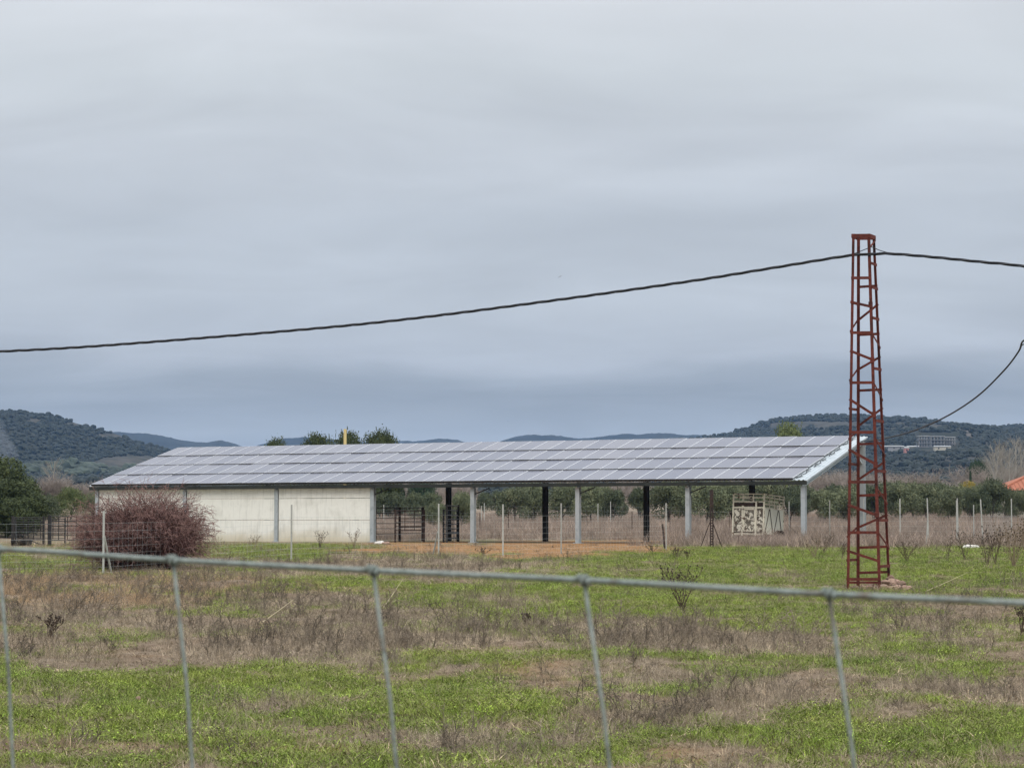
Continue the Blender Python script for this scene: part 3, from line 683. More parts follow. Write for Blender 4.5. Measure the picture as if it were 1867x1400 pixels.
BARE_PROTO = {}
def bare(kind, px, top, d, label, tilt=0, group=None, vi=0, wide=1, cat='bare tree'):
    if kind not in BARE_PROTO:
        L_ = []
        for i in range(3):
            if kind == 'poplar':
                tr = grow(200 + i, 9, .13, 0, 0, 0, 0, .6, jit=.03); br = []
                r = np.random.default_rng(300 + i)
                for s in tr:
                    for q in range(7):
                        t = r.uniform(); p = s[:3] + (s[3:6] - s[:3]) * t
                        if p[2] < 2.2: continue
                        a = r.uniform(0, 6.28); br.append(grow(int(r.integers(1e6)), (10 - p[2]) * .32 + .5, .035, 2, 2, .45, .5, .55, base=p, tilt=0, jit=.1) + 0)
                        k = np.array([math.cos(a) * .55, math.sin(a) * .55, 0])
                        for sg in br[-1]: # lean every branch outwards
                            sg[0:3] += k * (sg[2] - p[2]); sg[3:6] += k * (sg[5] - p[2])
                br = np.concatenate(br)
            else:
                tr = grow(400 + i, 2.6, .05, 0, 0, 0, 0, .3, n0=6, jit=.15); br = grow(450 + i, 3.2, .024, 3, 2, .5, .52, .35, n0=9, jit=.13)
                br[:, 6:8] = np.maximum(br[:, 6:8], .007)
            L_.append((seg_mesh('trunk', tr, M['bark_pale' if kind == 'poplar' else 'bark_bare'], 5), seg_mesh('branches', br, M['bark_pale' if kind == 'poplar' else 'bark_bare'], 3), float(max(br[:, 5].max(), tr[:, 5].max()))))
        BARE_PROTO[kind] = L_
    tr, br, h = BARE_PROTO[kind][vi % 3]; p = ground_at(px, d); H = pix(px, top, d).z - p.z; s = H / h
    r = empty('bare_tree' if kind == 'poplar' else 'bare_shrub', p - Vector((0, 0, .05)), random.uniform(0, 6.28), label, cat, group)
    r.rotation_euler.y = tilt; r.scale = (s * wide, s * wide, s)
    link('trunk', tr, r); link('branches', br, r); return r

# left edge
tree('oak', -8, 829, 86, 150, 'large dark evergreen oak filling the left edge beside the cattle pen')
tree('oak', 14, 872, 74, 147, 'lower dark evergreen in front of the large oak, hiding its trunk')
tree('oak', 34, 902, 66, 146, 'lowest dark evergreen skirt at the foot of the large oak by the pen')
tree('oak', 62, 890, 22, 158, 'small dark evergreen leaning against the large oak at left edge')
tree('olive_dark', 92, 905, 26, 178, 'grey green bush behind the first black pen panel', 'bush')
tree('lightgreen', 128, 890, 36, 185, 'rounded green bush above the pen at left, lighter than the oak', 'bush')
tree('olive', 168, 900, 26, 190, 'grey green bush half hidden by the left end of the shed', 'bush')
bare('poplar', 96, 828, 330, 'tall pale bare tree in front of the left hill', vi=0)
TK = 'bare grey brown thickets behind the olive trees'
for k, (x, t) in enumerate(((70, 872), (92, 858), (112, 862), (140, 868), (165, 872), (40, 875))):
    bare('thicket', x, t, 300, 'bare brown thicket below the left hill beyond the pen', group='thickets at the foot of the left hill', vi=k, wide=1.5, cat='bare shrub')
# first open bay
tree('lightgreen', 708, 878, 30, 262, 'light green round tree seen just right of the concrete wall under the eaves')
tree('olive_dark', 697, 905, 22, 205, 'dark olive bush touching the concrete wall edge above the pen rails', 'olive tree', GROUPS['olive'])
tree('cypress', 730, 878, 11, 250, 'dark narrow conifer between the light green tree and the broad pine')
tree('olive_dark', 722, 905, 26, 205, 'dark round olive behind the middle of the brown pen rails', 'olive tree', GROUPS['olive'])
tree('pine', 772, 872, 32, 270, 'broad dark green pine above the cattle pen in the first open bay')
tree('olive_dark', 757, 906, 22, 200, 'dark round olive above the thick right pen post', 'olive tree', GROUPS['olive'])
tree('olive_dark', 787, 905, 26, 202, 'dark olive between the pen and the leaning pale post', 'olive tree', GROUPS['olive'])
tree('olive', 792, 917, 26, 165, 'pale spiky bush just left of the first black post', 'bush')
tree('olive', 842, 900, 32, 168, 'pale bush between the first black post and the grey post', 'bush')
# second bay
tree('olive_dark', 882, 903, 18, 270, 'small distant olive just right of the second grey post', 'olive tree', GROUPS['olive'])
tree('olive_dark', 906, 902, 18, 275, 'small distant olive left of the big olive pair in the second bay', 'olive tree', GROUPS['olive'])
tree('olive', 938, 897, 34, 190, 'big olive left of the second black post', 'olive tree', GROUPS['olive'])
tree('olive', 974, 889, 34, 192, 'tallest olive of the second bay, touching the second black post', 'olive tree', GROUPS['olive'])
tree('olive', 1026, 893, 32, 190, 'olive between the second black post and the third grey post', 'olive tree', GROUPS['olive'])
tree('olive', 1078, 896, 30, 188, 'olive just right of the third grey post', 'olive tree', GROUPS['olive'])
tree('olive_dark', 1117, 901, 28, 190, 'olive on the left side of the earth track gap', 'olive tree', GROUPS['olive'])
tree('olive_dark', 1165, 897, 24, 200, 'olive on the right side of the earth track gap', 'olive tree', GROUPS['olive'])
tree('pine', 1225, 872, 40, 250, 'dark evergreen crown under the eaves right of the third black post')
tree('olive', 1218, 888, 40, 185, 'big pale olive between third black post and fourth grey post', 'olive tree', GROUPS['olive'])
tree('olive', 1288, 890, 40, 182, 'big olive behind the dark perforated post', 'olive tree', GROUPS['olive'])
tree('olive', 1336, 892, 34, 184, 'olive behind the left end of the rusty trailer', 'olive tree', GROUPS['olive'])
tree('olive', 1398, 886, 36, 186, 'olive above the right half of the rusty trailer', 'olive tree', GROUPS['olive'])
tree('olive_dark', 1440, 898, 30, 195, 'dark olive between the trailer and the last grey post', 'olive tree', GROUPS['olive'])
tree('olive', 1502, 900, 36, 190, 'olive just right of the last grey shed post', 'olive tree', GROUPS['olive'])
tree('olive', 1545, 897, 32, 192, 'olive seen through the left side of the red tower', 'olive tree', GROUPS['olive'])
tree('olive_dark', 1592, 893, 32, 195, 'olive seen through the right side of the red tower', 'olive tree', GROUPS['olive'])
tree('olive', 1640, 890, 36, 196, 'first whole olive right of the red tower', 'olive tree', GROUPS['olive'])
tree('olive', 1688, 893, 34, 198, 'second olive right of the red tower', 'olive tree', GROUPS['olive'])
tree('olive', 1730, 896, 32, 200, 'olive in front of the yellow bush', 'olive tree', GROUPS['olive'])
tree('olive_dark', 1768, 899, 24, 205, 'small olive between the yellow bush and the round dark olive', 'olive tree', GROUPS['olive'])
tree('olive_dark', 1808, 885, 30, 205, 'round dense dark olive left of the orange roof', 'olive tree', GROUPS['olive'])
tree('olive', 1852, 902, 22, 205, 'low olive below the orange roof at right edge', 'olive tree', GROUPS['olive'])
tree('olive', 1895, 896, 30, 205, 'olive cut by the right edge of the picture', 'olive tree', GROUPS['olive'])
for (x_, t_, h_, l_) in ((1522, 893, 36, 'olive of the back row between the last shed post and the red tower'), (1568, 890, 34, 'olive of the back row right behind the red tower'), (1615, 888, 34, 'olive of the back row just right of the tower leg'),
                         (1664, 888, 36, 'olive of the back row between the first two olives right of the tower'), (1710, 891, 36, 'olive of the back row left of the yellow bush'), (1748, 893, 30, 'olive of the back row below the yellow bush'),
                         (1788, 893, 28, 'olive of the back row below the dark pine'), (1830, 897, 26, 'olive of the back row hiding the wall of the orange roofed house'), (1872, 900, 30, 'olive before the house wall at the right edge'),
                         (958, 892, 34, 'olive of the back row between the two big olives of the second bay'), (1052, 890, 34, 'olive of the back row behind the third grey post'), (1096, 893, 30, 'olive of the back row left of the earth track'),
                         (1250, 886, 36, 'olive of the back row behind the fourth grey post'), (1312, 887, 36, 'olive of the back row left of the trailer'), (1366, 886, 36, 'olive of the back row behind the trailer'), (1462, 892, 34, 'olive of the back row behind the last grey post')):
    tree('olive_dark' if x_ % 4 else 'olive', x_, t_, h_, 212, l_, 'olive tree', GROUPS['olive'])
tree('yellow_leaf', 1764, 879, 24, 240, 'bright yellow bush beside the dark pine at right', 'bush')
tree('pine', 1784, 840, 28, 330, 'dark green pine among the bare poplars at right')
tree('cypress', 1769, 858, 4, 300, 'thin dark cypress just above the yellow bush')
# crowns showing over the roof
tree('oak', 500, 803, 40, 205, 'smallest dark crown showing over the roof ridge, left one')
tree('oak', 586, 788, 46, 208, 'dark leafy crown over the ridge left of the yellow pole')
tree('oak', 634, 782, 46, 212, 'tallest dark crown over the ridge behind the yellow pole')
tree('oak', 692, 788, 46, 210, 'dark leafy crown over the ridge right of the yellow pole')
tree('lightgreen', 1437, 776, 46, 240, 'rounded light green crown over the right part of the ridge')
# thickets and poplars
kk = 0
for x in range(1480, 1780, 15):
    bare('thicket', x + random.uniform(-5, 5), random.uniform(848, 872) + (14 if x > 1700 else 0), 320 + random.uniform(-20, 40), 'bare grey brown thicket behind the olives at right', group=TK, vi=kk, wide=1.6, cat='bare shrub'); kk += 1
for xs_, lb_ in ((range(740, 870, 22), 'bare grey brown thicket behind the cattle pen in the first open bay'), (range(1040, 1200, 20), 'bare grey brown thicket around the end of the earth track gap'), (range(1320, 1470, 20), 'bare grey brown thicket behind the olives above the trailer')):
    for x in xs_:
        bare('thicket', x + random.uniform(-5, 5), random.uniform(862, 880), 300 + random.uniform(-20, 40), lb_, group=lb_.replace('bare grey brown thicket', 'thickets'), vi=kk, wide=1.6, cat='bare shrub'); kk += 1
for x in range(1785, 1900, 13):
    bare('thicket', x + random.uniform(-5, 5), random.uniform(838, 856), 310 + random.uniform(-10, 30), 'bare brown thicket below the poplars at right edge', group='thickets under the poplars', vi=kk, wide=1.5, cat='bare shrub'); kk += 1
for k, (x, t, tl, lb) in enumerate(((1806, 806, -.10, 'bare pale poplar leaning left, first of the group at right'), (1814, 802, 0.0, 'bare pale poplar standing straight next to the leaning one'),
                                 (1826, 794, .02, 'tall bare pale poplar in the middle of the right group'), (1840, 800, .03, 'slender bare poplar behind the orange roof'),
                                 (1853, 788, -.03, 'tallest bare poplar above the orange roof'), (1866, 792, .05, 'bare poplar cut by the right edge'))):
    bare('poplar', x, t, 285 + 4 * k, lb, tilt=tl, vi=k, group='bare poplars by the orange roofed house')

# ------------------------------------------------------------------ far buildings
def far_ground(px, py, d):
    G_ = hillR; k = np.argmin(((G_[3][:60] - px) / 3) ** 2 + (G_[4][:60] - py) ** 2); dd = G_[1][:60].ravel()[k] - 6
    return pix(px, py, dd)
def skeleton():
    d = 1720; p = far_ground(1710, 814, d); d = p.y; r = empty('unfinished_building', p, 0, 'unfinished grey concrete building frame standing on the right hill', 'building')
    k = d / F
    for (x0, x1, y0, zt) in ((-33, -14, 2, 20), (-12, 12, 0, 19), (14, 33, 4, 18)):
        X0, X1, ZT = x0 * k, x1 * k, zt * k
        for f in range(4):
            z = ZT * f / 3; MB().box(X0 - .4, X1 + .4, y0 - .4, y0 + 9.4, z - .35, z).build('floor_slab', M['roof_slab'] if f == 3 else M['concrete_far'], r)
        for f in range(3):
            for j in range(5):
                x = X0 + (X1 - X0) * j / 4
                for yy in (y0, y0 + 8.5): MB().box(x - .3, x + .3, yy, yy + .5, ZT * f / 3 + .002, ZT * (f + 1) / 3 - .352).build('column', M['concrete_far'], r)
        MB().box(X0 + 1, X1 - 1, y0 + 8, y0 + 8.3, 0.02, ZT * .66).build('back_wall', M['concrete_far'], r)
    MB().box(-34 * k, 34 * k, 1, 12, -2.5, -.36).build('base_wall', M['dark_void'], r)
skeleton()
def low_building(px0, px1, py, d, hpx, wall, label, wins):
    p = far_ground((px0 + px1) / 2, py + hpx, d); k = p.y / F; wd = (px1 - px0) * k; h = hpx * k
    r = empty('farm_building', p, 0, label, 'building'); 
    b = MB().box(-wd / 2, wd / 2, 0, 6, -8, h * .72).build('wall', M[wall], r)
    m = MB(); m.add([(-wd / 2 - .3, -.5, h * .73), (wd / 2 + .3, -.5, h * .73), (wd / 2 + .3, 3, h), (-wd / 2 - .3, 3, h), (-wd / 2 - .3, 6.5, h * .73), (wd / 2 + .3, 6.5, h * .73)], [(0, 1, 2, 3), (3, 2, 5, 4), (0, 3, 4), (1, 5, 2), (0, 4, 5, 1)])
    m.build('roof', M['pale_roof'], r)
    for i in range(wins):
        x = -wd / 2 + wd * (i + .5) / wins; MB().box(x - .5, x + .5, -.06, .1, h * .15, h * .5).build('window', M['dark_void'], r)
low_building(1612, 1648, 812, 1500, 7, 'concrete_far', 'long low pale roofed building just right of the tower', 3)
low_building(1655, 1676, 812, 1500, 8, 'render_wall', 'short pale roofed building beside the pink hut', 2)
low_building(1704, 1734, 812, 1500, 8, 'render_wall', 'pale roofed building below the unfinished concrete frame', 2)
low_building(1650, 1657, 814, 1480, 10, 'pink_wall', 'small pink hut on the right hill', 1)

def house():
    d = 215; p = ground_at(1960, d); k = d / F; ez = pix(1850, 894, d).z - p.z; tz = pix(1900, 857, d).z - p.z
    r = empty('house', p, 0, 'house with an orange tiled hip roof at the right edge', 'house')
    x0, x1 = (1829 - 1960) * k, (2090 - 1960) * k
    MB().box(x0, x1, 0, 7.5, -.3, ez - .22).build('wall', M['render_wall'], r)
    MB().box(x0 - .35, x1 + .35, -.35, 7.85, ez - .2, ez - .03).build('cornice', M['render_wall'], r)
    a, b = x0 - .45, x1 + .45; m = MB(); hx = (b - a) * .31
    m.add([(a, -.45, ez), (b, -.45, ez), (b, 7.95, ez), (a, 7.95, ez), (a + hx, 3.75, tz), (b - hx, 3.75, tz)], [(0, 1, 5, 4), (1, 2, 5), (2, 3, 4, 5), (3, 0, 4), (3, 2, 1, 0)])
    rf = m.build('roof', M['roof_tile'], r)
    for p_, q_ in (((a, -.45, ez), (a + hx, 3.75, tz)), ((b, -.45, ez), (b - hx, 3.75, tz)), ((a + hx, 3.75, tz), (b - hx, 3.75, tz))): MB().tube([Vector(p_) + Vector((0, 0, .02)), Vector(q_) + Vector((0, 0, .02))], .11, 8).build('ridge_cap', M['roof_tile'], rf)
    for k_ in range(1, 34):
        t_ = k_ / 34; xx = a + (b - a) * t_; top = min(1, min(xx - a, b - xx) / hx); MB().tube([(xx, -.44, ez + .015), (xx, -.44 + 4.15 * top * .985, ez + .015 + (tz - ez) * top * .985)], .05, 4).build('tile_course', M['roof_tile'], rf)
    for i in range(4):
        x = x0 + (x1 - x0) * (i + .5) / 4; w_ = MB().box(x - .45, x + .45, -.05, .06, .9, 2.0).build('window', M['dark_void'], r)
        MB().box(x - .52, x + .52, -.09, -.052, .82, .88).build('sill', M['pale_roof'], w_)
house()

# ------------------------------------------------------------------ the shed
SH = empty('livestock_shed', S0, 0, 'long open livestock shed with pale concrete wall and a roof of solar panels', 'shed')
SH.rotation_euler.z = math.atan2(-UX.y, -UX.x)      # local -x runs along the front to the left, local y runs back
# local frame: x = -s , y = v
EZ, RZ = 3.02, 5.33                                  # deck heights over the floor at v=-.3 and v=7.8
def dz(v): return EZ + (RZ - EZ) * (v + .3) / 8.1
SL = math.atan2(RZ - EZ, 8.1)
def hsec(mb, a, b, w, h, t=.02, up=(0, 1, 0)):
    """H section bar from a to b"""
    a, b = Vector(a), Vector(b); d = (b - a).normalized(); u = Vector(up); x = d.cross(u).normalized(); y = x.cross(d)
    mb.bar(a + y * (h / 2 - t / 2), b + y * (h / 2 - t / 2), w, t, u); mb.bar(a - y * (h / 2 - t / 2), b - y * (h / 2 - t / 2), w, t, u); mb.bar(a, b, t, h - 2 * t - .002, u)
for t in range(8):
    x = -6.0 * t
    mb = MB(); hsec(mb, (x, 0, -.02), (x, 0, dz(0) - .33), .22, .22); mb.box(x - .2, x + .2, -.2, .2, -.02, .035)
    mb.build('post', M['galv'], SH)
    mb = MB(); hsec(mb, (x, 7.75, -.02), (x, 7.75, dz(7.75) - .33), .24, .24); mb.box(x - .2, x + .2, 7.55, 7.95, -.02, .035)
    mb.build('post', M['galv'] if t == 0 else M['black_steel'], SH)
    mb = MB(); hsec(mb, (x, -.16, dz(-.16) - .22), (x, 7.9, dz(7.9) - .22), .18, .24, up=(0, 0, 1))
    mb.build('rafter', M['rafter_sunlit'] if t == 0 else M['galv'], SH)  # right end rafter takes a paler copy, sunlight put into its colour
    MB().bar((x, 7.6, dz(7.6) - 1.3), (x, 6.5, dz(6.5) - .36), .08, .1, (1, 0, 0)).build('brace', M['black_steel'] if t else M['galv'], SH)
    if 0 < t < 5: MB().bar((x + .13, 0, dz(0) - .62), (x + .95, 0, dz(0) - .33), .05, .06, (0, 1, 0)).build('brace', M['black_steel'], SH)
for i in range(8):
    v = .5 + 7.1 * i / 7
    MB().bar((.2, v, dz(v) - .07), (-42.2, v, dz(v) - .07), .07, .1, (0, -math.sin(SL), math.cos(SL))).build('purlin', M['galv'], SH)
# trapezoid deck, ribs running up the slope
def deck():
    m = MB(); xs = []; x = .28; pat = ((.0, 0), (.11, 0), (.14, .035), (.19, .035), (.22, 0))
    while x > -42.3:
        for a, h in pat[:-1]: xs.append((x - a, h))
        x -= .22
    n = len(xs); V = []
    for v in (-.32, 7.70):
        for (xx, h) in xs: V.append((xx, v, dz(v) + h))
    F_ = [(i, i + 1, n + i + 1, n + i) for i in range(n - 1)]
    m.add(V, F_); o = m.build('roof_deck', M['deck'], SH)
    s = o.modifiers.new('thickness', 'SOLIDIFY'); s.thickness = .012
deck()
MB().bar((.30, -.33, dz(-.3) - .12), (-42.35, -.33, dz(-.3) - .12), .03, .17, (0, 0, 1)).build('eaves_beam', M['dark_gutter'], SH)
MB().bar((.29, -.34, dz(-.34) - .016), (.29, 7.72, dz(7.72) - .016), .022, .07, (0, 0, 1)).build('verge_trim', M['deck'], SH)
# solar panels: one mesh shared by 164 objects
PW, PL, PT = 1.0, 2.035, .04
def pv_mesh():
    m = MB(); fw = .018
    m.cur = 0
    for (x0, x1, y0, y1) in ((0, PW, 0, fw), (0, PW, PL - fw, PL), (0, fw, fw, PL - fw), (PW - fw, PW, fw, PL - fw)): m.box(x0, x1, y0, y1, 0, PT)
    m.cur = 1; m.box(fw, PW - fw, fw, PL - fw, .01, PT - .006)
    m.cur = 2; m.box(-.012, PW + .012, -.02, -.002, -.05, PT - .004)  # black strip stands in for the shade along each row's lower edge
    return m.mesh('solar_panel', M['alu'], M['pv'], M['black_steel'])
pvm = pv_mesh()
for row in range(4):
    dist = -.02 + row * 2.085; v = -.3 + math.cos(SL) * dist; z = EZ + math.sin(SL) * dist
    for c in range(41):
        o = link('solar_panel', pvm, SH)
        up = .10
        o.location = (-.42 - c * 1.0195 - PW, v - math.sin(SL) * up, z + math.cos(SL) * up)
        o.rotation_euler = (SL - R(1.0) + rng.normal() * .003, rng.normal() * .004, 0)
    for q in (.28, .75):
        dq = dist + PL * q; MB().bar((-.1, -.3 + math.cos(SL) * dq - math.sin(SL) * .06, EZ + math.sin(SL) * dq + math.cos(SL) * .06), (-42.2, -.3 + math.cos(SL) * dq - math.sin(SL) * .06, EZ + math.sin(SL) * dq + math.cos(SL) * .06), .04, .04,
                                        (0, -math.sin(SL), math.cos(SL))).build('mounting_rail', M['galv'], SH)
    # looped cable at the open end of each row
    pts = []
    for i in range(13):
        t = i / 12; dq = dist + PL * (.1 + .8 * t); sw = .1 + .14 * math.sin(t * math.pi * 2.4 + row) ** 2
        pts.append((-.42 + sw, -.3 + math.cos(SL) * dq - math.sin(SL) * .06, EZ + math.sin(SL) * dq + .06 + .02 * math.sin(t * 9)))
    MB().tube(pts, .018, 5).build('panel_cable', M['cable'], SH, smooth=True)
# concrete wall panels between the posts of the three left bays and the left end
def wall_run(a, b, y):
    for (z0, z1) in ((0, 1.15), (1.172, 2.29), (2.312, 2.86)):
        e = .004 * random.uniform(-1, 1)
        MB().box(a, b, y - .06 + e, y + .06 + e, z0, z1).build('wall_panel', M['concrete'], SH, bevel=.008)
for t in (4, 5, 6): wall_run(-6 * (t + 1) + .115, -6 * t - .115, .02)
for k in range(2):
    for (z0, z1) in ((0, 1.16), (1.17, 2.30), (2.31, 2.86)): MB().box(-42.06, -41.94, .12 + k * 3.8, 3.88 + k * 3.8, z0, z1).build('wall_panel', M['concrete'], SH, bevel=.008)

# ------------------------------------------------------------------ pens
def pen_panel(name, p0, p1, h, rails, mids, label, m='rust', rr=.022, pr=.04, posts=True, z0=.25, group=None, thick=(1, 1)):
    p0, p1 = Vector(p0), Vector(p1); c = (p0 + p1) / 2; r = empty(name, c, 0, label, 'hurdle' if 'hurdle' in name else 'gate', group); a, b = p0 - c, p1 - c
    for e, t in ((a, thick[0]), (b, thick[1])): MB().box(e.x - pr * t, e.x + pr * t, e.y - pr * t, e.y + pr * t, e.z - .05, e.z + h).build('post', M[m], r)
    dd = (b - a).normalized() * pr
    for i in range(rails):
        z = z0 + (h - z0 - .06) * i / (rails - 1); MB().tube([a + dd + Vector((0, 0, z)), b - dd + Vector((0, 0, z))], rr, 6).build('rail', M[m], r)
    for k in range(mids):
        q = a + (b - a) * (k + 1) / (mids + 1); MB().box(q.x - .018, q.x + .018, q.y + rr + .002, q.y + rr + .02, q.z + z0, q.z + h - .05).build('upright', M[m], r)
    return r
def G(px, d): return ground_at(px, d)
pen_panel('livestock_hurdle', G(25, 111), G(81, 113), 1.32, 6, 2, 'black tubular pen panel at the far left by the dark oak', 'black_steel', .024, .05, thick=(1.2, .9))
pen_panel('livestock_hurdle', G(92, 110), G(172, 112), 1.36, 6, 4, 'black tubular pen panel left of the red bramble', 'black_steel', .024, .05, thick=(1.5, 1))
pen_panel('livestock_hurdle', G(30, 119), G(120, 121), 1.25, 5, 3, 'rear black pen panel seen through the front panels at left', 'black_steel', .02, .03)
pen_panel('livestock_hurdle', G(686, 131), G(729, 134), 1.85, 6, 0, 'thin brown rail panel fixed to the concrete wall end', 'rust', .02, .035, thick=(.7, 1.8), z0=.42)
pen_panel('livestock_hurdle', G(729.6, 134.1), G(771, 136), 1.85, 5, 0, 'rear brown rail panel between the two thick pen posts', 'rust', .02, .04, thick=(.3, 1.8), z0=.42)
pen_panel('livestock_gate', G(721, 126.5), G(773, 128), 1.68, 6, 2, 'dark brown gate standing in front of the rear pen rails', 'rust', .028, .045, thick=(1, 1.4), z0=.62)
pen_panel('livestock_gate', G(809, 127.5), G(834, 133.5), 1.72, 7, 3, 'folded black gate leaning by the first black post', 'black_steel', .03, .05, z0=.2)
pen_panel('livestock_gate', G(815, 126.8), G(836, 131), 1.95, 3, 1, 'taller black gate with a rounded top behind the folded gate', 'black_steel', .03, .05, z0=.5)
def trough():
    p = G(41, 107); r = empty('feed_trough', p, R(-8), 'black half barrel feed trough at the foot of the left pen', 'trough'); m = MB(); n = 10; V = []; 
    for x in (-.4, .4):
        for rad in (.24, .22):
            for i in range(n + 1):
                a = math.pi + math.pi * i / n; V.append((x, rad * math.cos(a), .27 + rad * math.sin(a)))
    k = n + 1; fs = []
    for i in range(n):
        fs += [(i, i + 1, 2 * k + i + 1, 2 * k + i), (k + i + 1, k + i, 3 * k + i, 3 * k + i + 1), (i + 1, i, k + i, k + i + 1), (2 * k + i, 2 * k + i + 1, 3 * k + i + 1, 3 * k + i)]
    fs += [(0, 2 * k, 3 * k, k), (n, k + n, 3 * k + n, 2 * k + n), tuple(range(k, 2 * k)), tuple(range(4 * k - 1, 3 * k - 1, -1))]
    m.add(V, fs); m.build('tub', M['trough'], r); MB().bar((.42, 0, .25), (1.0, .1, .02), .05, .05).build('handle', M['trough'], r)
trough()

# ------------------------------------------------------------------ livestock trailer
def trailer():
    k0 = pix(1391, 960, 118); k0.z = .5
    r = empty('livestock_trailer', k0, R(-31), 'rusty cream livestock trailer with slatted top standing in tall grass', 'trailer')
    r.rotation_euler = Euler((R(-3.2), R(.6), R(-31)), 'XYZ')
    W_, D_ = 1.62, 2.2; fz, sz, tz = .5, 1.72, 2.42     # floor, top of solid part, top of cage ; local x from -W_ to 0
    P = lambda n, m, mb, **k: mb.build(n, M[m], r, **k)
    for (x, y) in ((0, 0), (-W_, 0), (0, D_), (-W_, D_)): P('corner_post', 'cream', MB().box(x - .035, x + .035, y - .035, y + .035, fz - .14, tz + .01))
    MB().box(-W_ + .04, -.04, .05, D_ - .05, fz - .06, fz).build('floor', M['rust'], r)
    # end face: left panel, door, right panel
    for n, x0, x1, mm in (('end_panel', -W_ + .05, -1.17, 'cream_peel'), ('door', -1.06, -.45, 'cream_peel'), ('end_panel', -.36, -.05, 'cream_peel')):
        P(n, mm, MB().box(x0, x1, -.012, .012, fz + .1, sz - .02))
    for x in (-1.115, -.405): P('door_post', 'cream', MB().box(x - .04, x + .04, -.04, .04, fz - .1, sz + .30 if x > -1 else sz + .12))
    dr = MB()
    for a, b in (((-1.06, fz + .1), (-.45, fz + .16)), ((-1.06, sz - .08), (-.45, sz - .02)), ((-1.06, fz + .1), (-1.0, sz - .02)), ((-.51, fz + .1), (-.45, sz - .02))): dr.box(a[0], b[0], -.034, -.014, a[1], b[1])
    P('door_frame', 'cream', dr)
    for z, h in ((fz - .02, .09), (sz + .03, .07)): P('end_rail', 'cream', MB().box(-W_ + .036, -.036, -.03, .03, z - h / 2, z + h / 2))
    P('end_rail', 'rust', MB().box(-W_ + .036, -.036, .0, .02, sz + .09, sz + .26))
    for z in (sz + .31, sz + .51, tz - .02): P('end_rail', 'cream', MB().box(-W_ + .036, -.036, -.024, .024, z - .025, z + .025))
    for x in (-1.1, -.55): P('end_upright', 'cream', MB().box(x - .022, x + .022, -.05, -.026, sz + .31, tz))
    # sides with V braces and open cage above
    for sx in (0, -W_):
        P('side_panel', 'cream_side', MB().box(sx - .014, sx + .014, .036, D_ - .036, fz, sz))
        for z in (sz + .03, sz + .20, sz + .37, sz + .54, tz - .025): P('side_rail', 'cream', MB().box(sx - .02, sx + .02, .036, D_ - .036, z - .026, z + .026))
        for j in (1, 2, 3):
            y = D_ * j / 4; P('side_upright', 'cream', MB().box(sx + .0215, sx + .04, y - .025, y + .025, sz + .06, tz - .06))
        for j, (ya, yb) in enumerate(((.12, .55), (1.0, .6), (1.12, 1.55), (2.02, 1.62))):
            P('brace', 'rust', MB().bar((sx + .025, ya, fz + .05), (sx + .025, yb, sz - .01), .018, .035, (1, 0, 0)))
        for j in range(5): P('side_seam', 'cream_side', MB().box(sx + .0145, sx + .02, .04, D_ - .04, fz + .2 * j + .16, fz + .2 * j + .172))
    P('end_wall', 'cream_side', MB().box(-W_ + .04, -.04, D_ - .014, D_ + .014, fz, sz))
    for sx in (.16, -W_ - .16):
        wl = empty('wheel', (sx, 1.5, .31)); wl.parent = r
        m = MB(); n = 20
        for (ra, xa), (rb, xb) in (((.20, -.08), (.31, -.075)), ((.31, -.075), (.32, 0)), ((.32, 0), (.31, .075)), ((.31, .075), (.20, .08))):
            V = [(xa, ra * math.cos(6.2832 * i / n), ra * math.sin(6.2832 * i / n)) for i in range(n)] + [(xb, rb * math.cos(6.2832 * i / n), rb * math.sin(6.2832 * i / n)) for i in range(n)]
            m.add(V, [(i, (i + 1) % n, n + (i + 1) % n, n + i) for i in range(n)])
        m.build('tyre', M['tyre'], wl); MB().tube([(-.05, 0, 0), (.05, 0, 0)], .2, 16).build('rim', M['rust'], wl)
        m = MB(); V = []
        for x in (-.13, .13):
            for i in range(9): a = math.pi * i / 8; V.append((sx + x, 1.5 + .42 * math.cos(a), .36 + .38 * math.sin(a)))
        m.add(V, [(i, i + 1, 9 + i + 1, 9 + i) for i in range(8)]); o = m.build('mudguard', M['rust'], r); s = o.modifiers.new('t', 'SOLIDIFY'); s.thickness = .012
    P('drawbar', 'rust', MB().bar((-W_ / 2, D_, fz - .1), (-W_ / 2, D_ + 1.1, fz - .2), .07, .07))
trailer()

